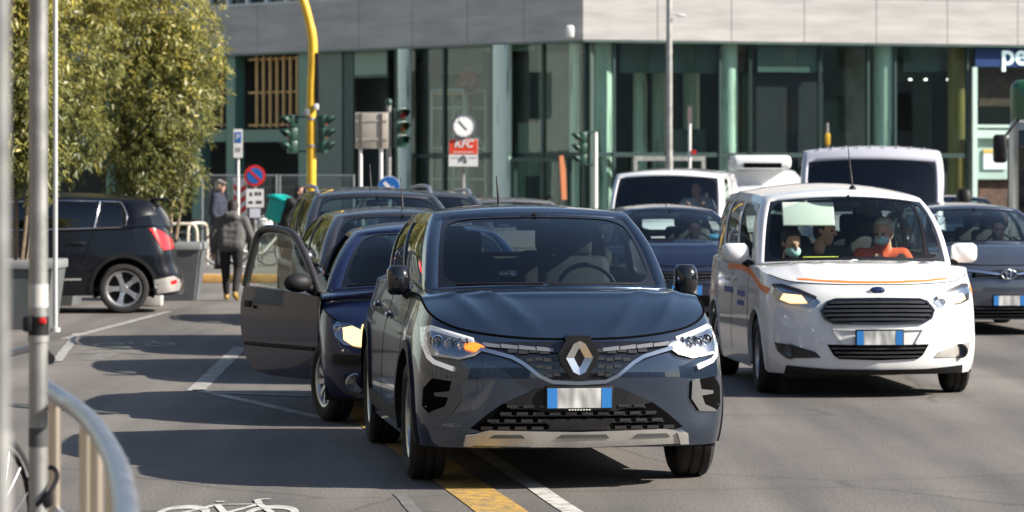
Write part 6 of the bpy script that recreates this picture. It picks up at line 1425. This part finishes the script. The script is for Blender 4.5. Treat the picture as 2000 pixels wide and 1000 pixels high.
def person(name, label, loc, rz, J, skin=None, top=None, trouser=None, shoe=None, hairm=None, group=None, hat=None, cat='person', k=1.0, bulk=1.0, faced=(1,0,0), legs=True, topname='jacket', facing_extra=None):
    """J: joints in local metres, x forward, y left; body is one skin under its clothes"""
    r = empty(name, loc, rz, label, cat, group); skin = skin or m_skin
    b = MB(); P, rot = head(b, J['head'], faced)
    caps(b, J['neck'], .05, J['chest'], .085); caps(b, J['chest'], .085, J['pelvis'], .085)
    for sd in ('l','r'):
        caps(b, J['sh'+sd], .045, J['el'+sd], .037); caps(b, J['el'+sd], .037, J['wr'+sd], .026)
        d = Vector(J['wr'+sd])-Vector(J['el'+sd]); hand(b, J['wr'+sd], d, (1,0,0) if abs(d.z) > .1 else (0,0,1), 1 if sd == 'l' else -1)
        if legs:
            caps(b, J['hip'+sd], .075, J['kn'+sd], .05); caps(b, J['kn'+sd], .05, J['an'+sd], .035)
    blend(b, 'body', skin, r, .012, 2); eyes(P, rot, r)
    if hairm: hair(P, rot, r, hairm)
    b = MB(); q = bulk; sl, sr = Vector(J['shl']), Vector(J['shr']); ch, pe = Vector(J['chest']), Vector(J['pelvis'])
    wv = (sl-sr).normalized()
    for t, w_, rr in ((0,.09,.105),(.35,.095,.115),(.7,.085,.115),(1.0,.085,.12)):
        c_ = ch.lerp(pe, t); caps(b, c_-wv*w_*q, rr*q, c_+wv*w_*q, rr*q)
        if t < 1:
            c2 = ch.lerp(pe, t+.33)
            for sg in (-1,1): caps(b, c_+wv*sg*w_*q, rr*q, c2+wv*sg*w_*q, rr*q)
    caps(b, sr, .07*q, sl, .07*q); caps(b, J['neck'], .065*q, J['chest'], .11*q)
    caps(b, vlerp(J['neck'], J['head'], .15), .066*q, vlerp(J['neck'], J['head'], .3), .064*q)
    for sd in ('l','r'):
        caps(b, J['sh'+sd], .072*q, J['el'+sd], .062*q); caps(b, J['el'+sd], .062*q, vlerp(J['el'+sd], J['wr'+sd], .92), .048*q)
    if J.get('hood'): caps(b, J['hood'][0], .07, J['hood'][1], .07)
    blend(b, topname, top, r, .014, 4)
    if legs:
        b = MB(); caps(b, J['hipl'], .105, J['hipr'], .105); caps(b, pe, .12, vlerp(J['hipl'], J['hipr'], .5), .12)
        for sd in ('l','r'): caps(b, J['hip'+sd], .10, J['kn'+sd], .072); caps(b, J['kn'+sd], .072, vlerp(J['kn'+sd], J['an'+sd], .93), .052)
        blend(b, 'trousers', trouser, r, .014, 4)
        for sd in ('l','r'):
            b = MB(); a = Vector(J['an'+sd]); to = Vector(J['toe'+sd]); caps(b, a+Vector((0,0,-.03)), .045, a+Vector((-.02,0,-.05)), .04); caps(b, a+Vector((-.03,0,-.055)), .035, to, .03); caps(b, a+Vector((.04,0,-.03)), .04, vlerp(a, to, .7), .036); blend(b, 'shoe', shoe, r, .01, 3)
    return r, P, rot
m_jgrey = M('jacket grey', (.095,.092,.088), .85, noise=(14,.25), bump=(35,.5)); m_jblack = M('black cloth', (.012,.012,.013), .9, noise=(12,.3), bump=(30,.4)); m_shoey = M('shoe yellow black', (.26,.17,.025), .6); m_navy = M('navy cloth', (.02,.024,.045), .85, bump=(30,.3)); m_hivis = M('hi-vis orange', (.62,.085,.02), .7, bump=(30,.3))
# walking away, head bowed
W1 = dict(head=(.15,0,1.37),neck=(.06,0,1.27),chest=(.03,0,1.12),pelvis=(-.03,0,.84),shl=(.02,.19,1.20),shr=(.02,-.19,1.20),ell=(-.02,.27,.94),elr=(.02,-.29,.95),wrl=(.08,.28,.72),wrr=(.1,-.27,.73),
    hipl=(-.03,.09,.84),hipr=(-.03,-.09,.84),knl=(.08,.10,.47),knr=(.0,-.10,.47),anl=(.16,.10,.10),anr=(-.22,-.09,.14),toel=(.29,.11,.035),toer=(-.10,-.10,.03),hood=((-.05,-.05,1.26),(-.05,.05,1.26)))
p1_, P, rot = person('person', 'person walking away in grey hooded jacket, black trousers and yellow-soled shoes', (at(452,47.2),47.2,0), R(90-4), W1, top=m_jgrey, trouser=m_jblack, shoe=m_shoey, hairm=m_hair, bulk=1.06, faced=(.9,0,-.4))
# man in cap facing right on the island
STD = dict(head=(.03,0,1.56),neck=(0,0,1.42),chest=(0,0,1.26),pelvis=(0,0,.93),shl=(0,.19,1.37),shr=(0,-.19,1.37),ell=(-.02,.25,1.08),elr=(-.02,-.25,1.08),wrl=(.1,.22,.86),wrr=(.1,-.22,.86),
    hipl=(0,.09,.92),hipr=(0,-.09,.92),knl=(.02,.10,.5),knr=(.02,-.10,.5),anl=(0,.10,.09),anr=(0,-.10,.09),toel=(.14,.12,.035),toer=(.14,-.12,.035))
m2, P, rot = person('person', 'man in flat cap and dark coat facing right on the island', (at(428,60),60,.0), R(-20), STD, top=m_navy, trouser=m_jblack, shoe=m_black, hairm=m_hairgrey, bulk=1.15, faced=(1,.0,-.1), topname='coat'); m2.location.z = .14
b = MB(); b.sph(P(-.005,0,.085),(.088,.105,.042),16,8,rot=rot); b.sph(P(.085,0,.066),(.06,.05,.014),12,6,rot=rot); b.build('cap', M('cap tweed', (.13,.11,.1), .9), m2, 60)
# courier with teal bag
CR = dict(STD); CR.update(head=(.22,0,1.46),neck=(.14,0,1.36),chest=(.08,0,1.22),pelvis=(-.1,0,.92),shl=(.1,.19,1.30),shr=(.1,-.19,1.30),ell=(.3,.22,1.12),elr=(.3,-.22,1.12),wrl=(.5,.22,1.02),wrr=(.5,-.22,1.02))
cr_, P, rot = person('person', 'courier in dark clothes bending forward beside the estate car', (at(566,58),58,.14), R(-25), CR, top=m_jblack, trouser=m_jblack, shoe=m_black, hairm=m_hair)
m_teal = M('courier teal', (.0,.36,.32), .55, bump=(20,.2)); b = MB(); b.rbox((-.19,0,1.16),(.34,.46,.48),.05,3,rot=Matrix.Rotation(R(18),3,'Y')); bag = tag(b.build('courier_bag', m_teal, None, 40, (at(566,58),58,.14), R(-25)), 'large teal courier bag on the back of the bending courier', 'bag')
b = MB(); b.rbox((-.19,0,1.34),(.36,.475,.06),.02,2,rot=Matrix.Rotation(R(18),3,'Y')); b.build('bag_flap', M('courier teal dark', (.0,.22,.2), .6), bag, 40)
# worker on the scaffold
SIT = dict(STD); SIT.update(knl=(.42,.12,.86),knr=(.42,-.12,.86),anl=(.44,.12,.46),anr=(.44,-.12,.46),toel=(.56,.13,.42),toer=(.56,-.13,.42),wrl=(.32,.14,1.08),wrr=(.32,-.14,1.08),ell=(.08,.26,1.06),elr=(.08,-.26,1.06))
zq = zz(178,Yq)
ts2 = ft(-1, 914, 1.75); q2 = BC+DL*ts2+NL*1.75
wk, P, rot = person('person', 'worker in dark red top sitting on the scaffold behind the glass', (q2.x,q2.y,zt-.93+.03), R(-95), SIT, top=M('dark red cloth', (.5,.03,.04), .85), trouser=m_jblack, shoe=m_black, hairm=m_hair, bulk=1.05)
# seated people in vehicles: placed in world space so that each is a thing of its own
def seated(car, x, y, z, label, top, hairm=m_hair, face=(1,0,-.05), lean=0, arms='wheel', mask=None, scale=1.0, hands=(.46,1.0), topname='jacket'):
    M_ = Matrix.Translation(car.root.location) @ Matrix.Rotation(car.root.rotation_euler[2],4,'Z'); w = M_ @ Vector((x,y,z)); h = -.5
    J = dict(head=(.04+lean,0,.66),neck=(.01+lean*.8,0,.52),chest=(.0+lean*.5,0,.36),pelvis=(-.02,0,.06),shl=(lean*.7,.18,.46),shr=(lean*.7,-.18,.46),hipl=(0,.09,.04),hipr=(0,-.09,.04),knl=(.42,.12,.1),knr=(.42,-.12,.1),anl=(.5,.12,-.28),anr=(.5,-.12,-.28),toel=(.62,.12,-.33),toer=(.62,-.12,-.33))
    if arms == 'wheel': J.update(ell=(.14+lean,.27,.28),elr=(.14+lean,-.27,.28),wrl=(.38,.15,.40),wrr=(.38,-.15,.40))
    else: J.update(ell=(.06+lean,.24,.22),elr=(.06+lean,-.24,.22),wrl=(.28+lean,.08,.26),wrr=(.28+lean,-.08,.26))
    r, P, rot = person('person', label, w, car.root.rotation_euler[2], J, top=top, trouser=m_jblack, shoe=m_black, hairm=hairm, faced=face, topname=topname, bulk=1.02)
    if mask:
        b = MB(); b.sph(P(.045,0,-.055),(.066,.066,.052),14,10,rot=rot); b.build('face_mask', mask, r, 60)
    return r, P, rot
m_mask = M('surgical mask', (.42,.66,.68), .8)
seated(fd, -1.05, .36, .64, 'grey-haired driver in orange jacket and face mask in the white people carrier', m_hivis, m_hairgrey, (.85,-.5,-.25), .10, 'wheel', m_mask)
seated(fd, -1.15, -.13, .66, 'dark-haired person leaning in from the middle of the people carrier', M('dark green cloth', (.03,.04,.035), .85), m_hair, (.55,.8,-.15), .16, 'lap')
seated(fd, -1.02, -.44, .55, 'masked passenger at the left side of the people carrier windscreen', m_jblack, m_hair, (.9,.3,-.3), .16, 'lap', m_mask)
M_ = Matrix.Translation(fd.root.location) @ Matrix.Rotation(fd.root.rotation_euler[2],4,'Z'); w = M_ @ Vector((-.38,-.28,1.075)); b = MB(); b.rbox((0,0,0),(.16,.30,.012),.004,rot=Matrix.Rotation(R(-22),3,'Y')); tag(b.build('document_folder', M('folder yellow', (.75,.8,.1), .6), None, 30, w, fd.root.rotation_euler[2]), 'bright yellow folder lying on the people carrier dashboard', 'folder')
seated(h2, -1.02, .30, .50, 'driver in pink top inside the small blue hatchback', M('pink cloth', (.42,.16,.2), .85), m_hair, (1,0,-.1), .1)
seated(v1, -.62, .42, 1.0, 'driver of the white panel van with head turned', M('pale cloth', (.45,.5,.55), .85), m_hair, (.8,-.6,0), .05)
seated(t1, -1.1, .34, .52, 'driver of the grey hatchback at the right edge', m_navy, m_hair, (1,0,0), .06)
seated(n1, -1.1, .34, .50, 'driver of the navy hatchback', m_navy, m_hair, (1,0,0), .04)
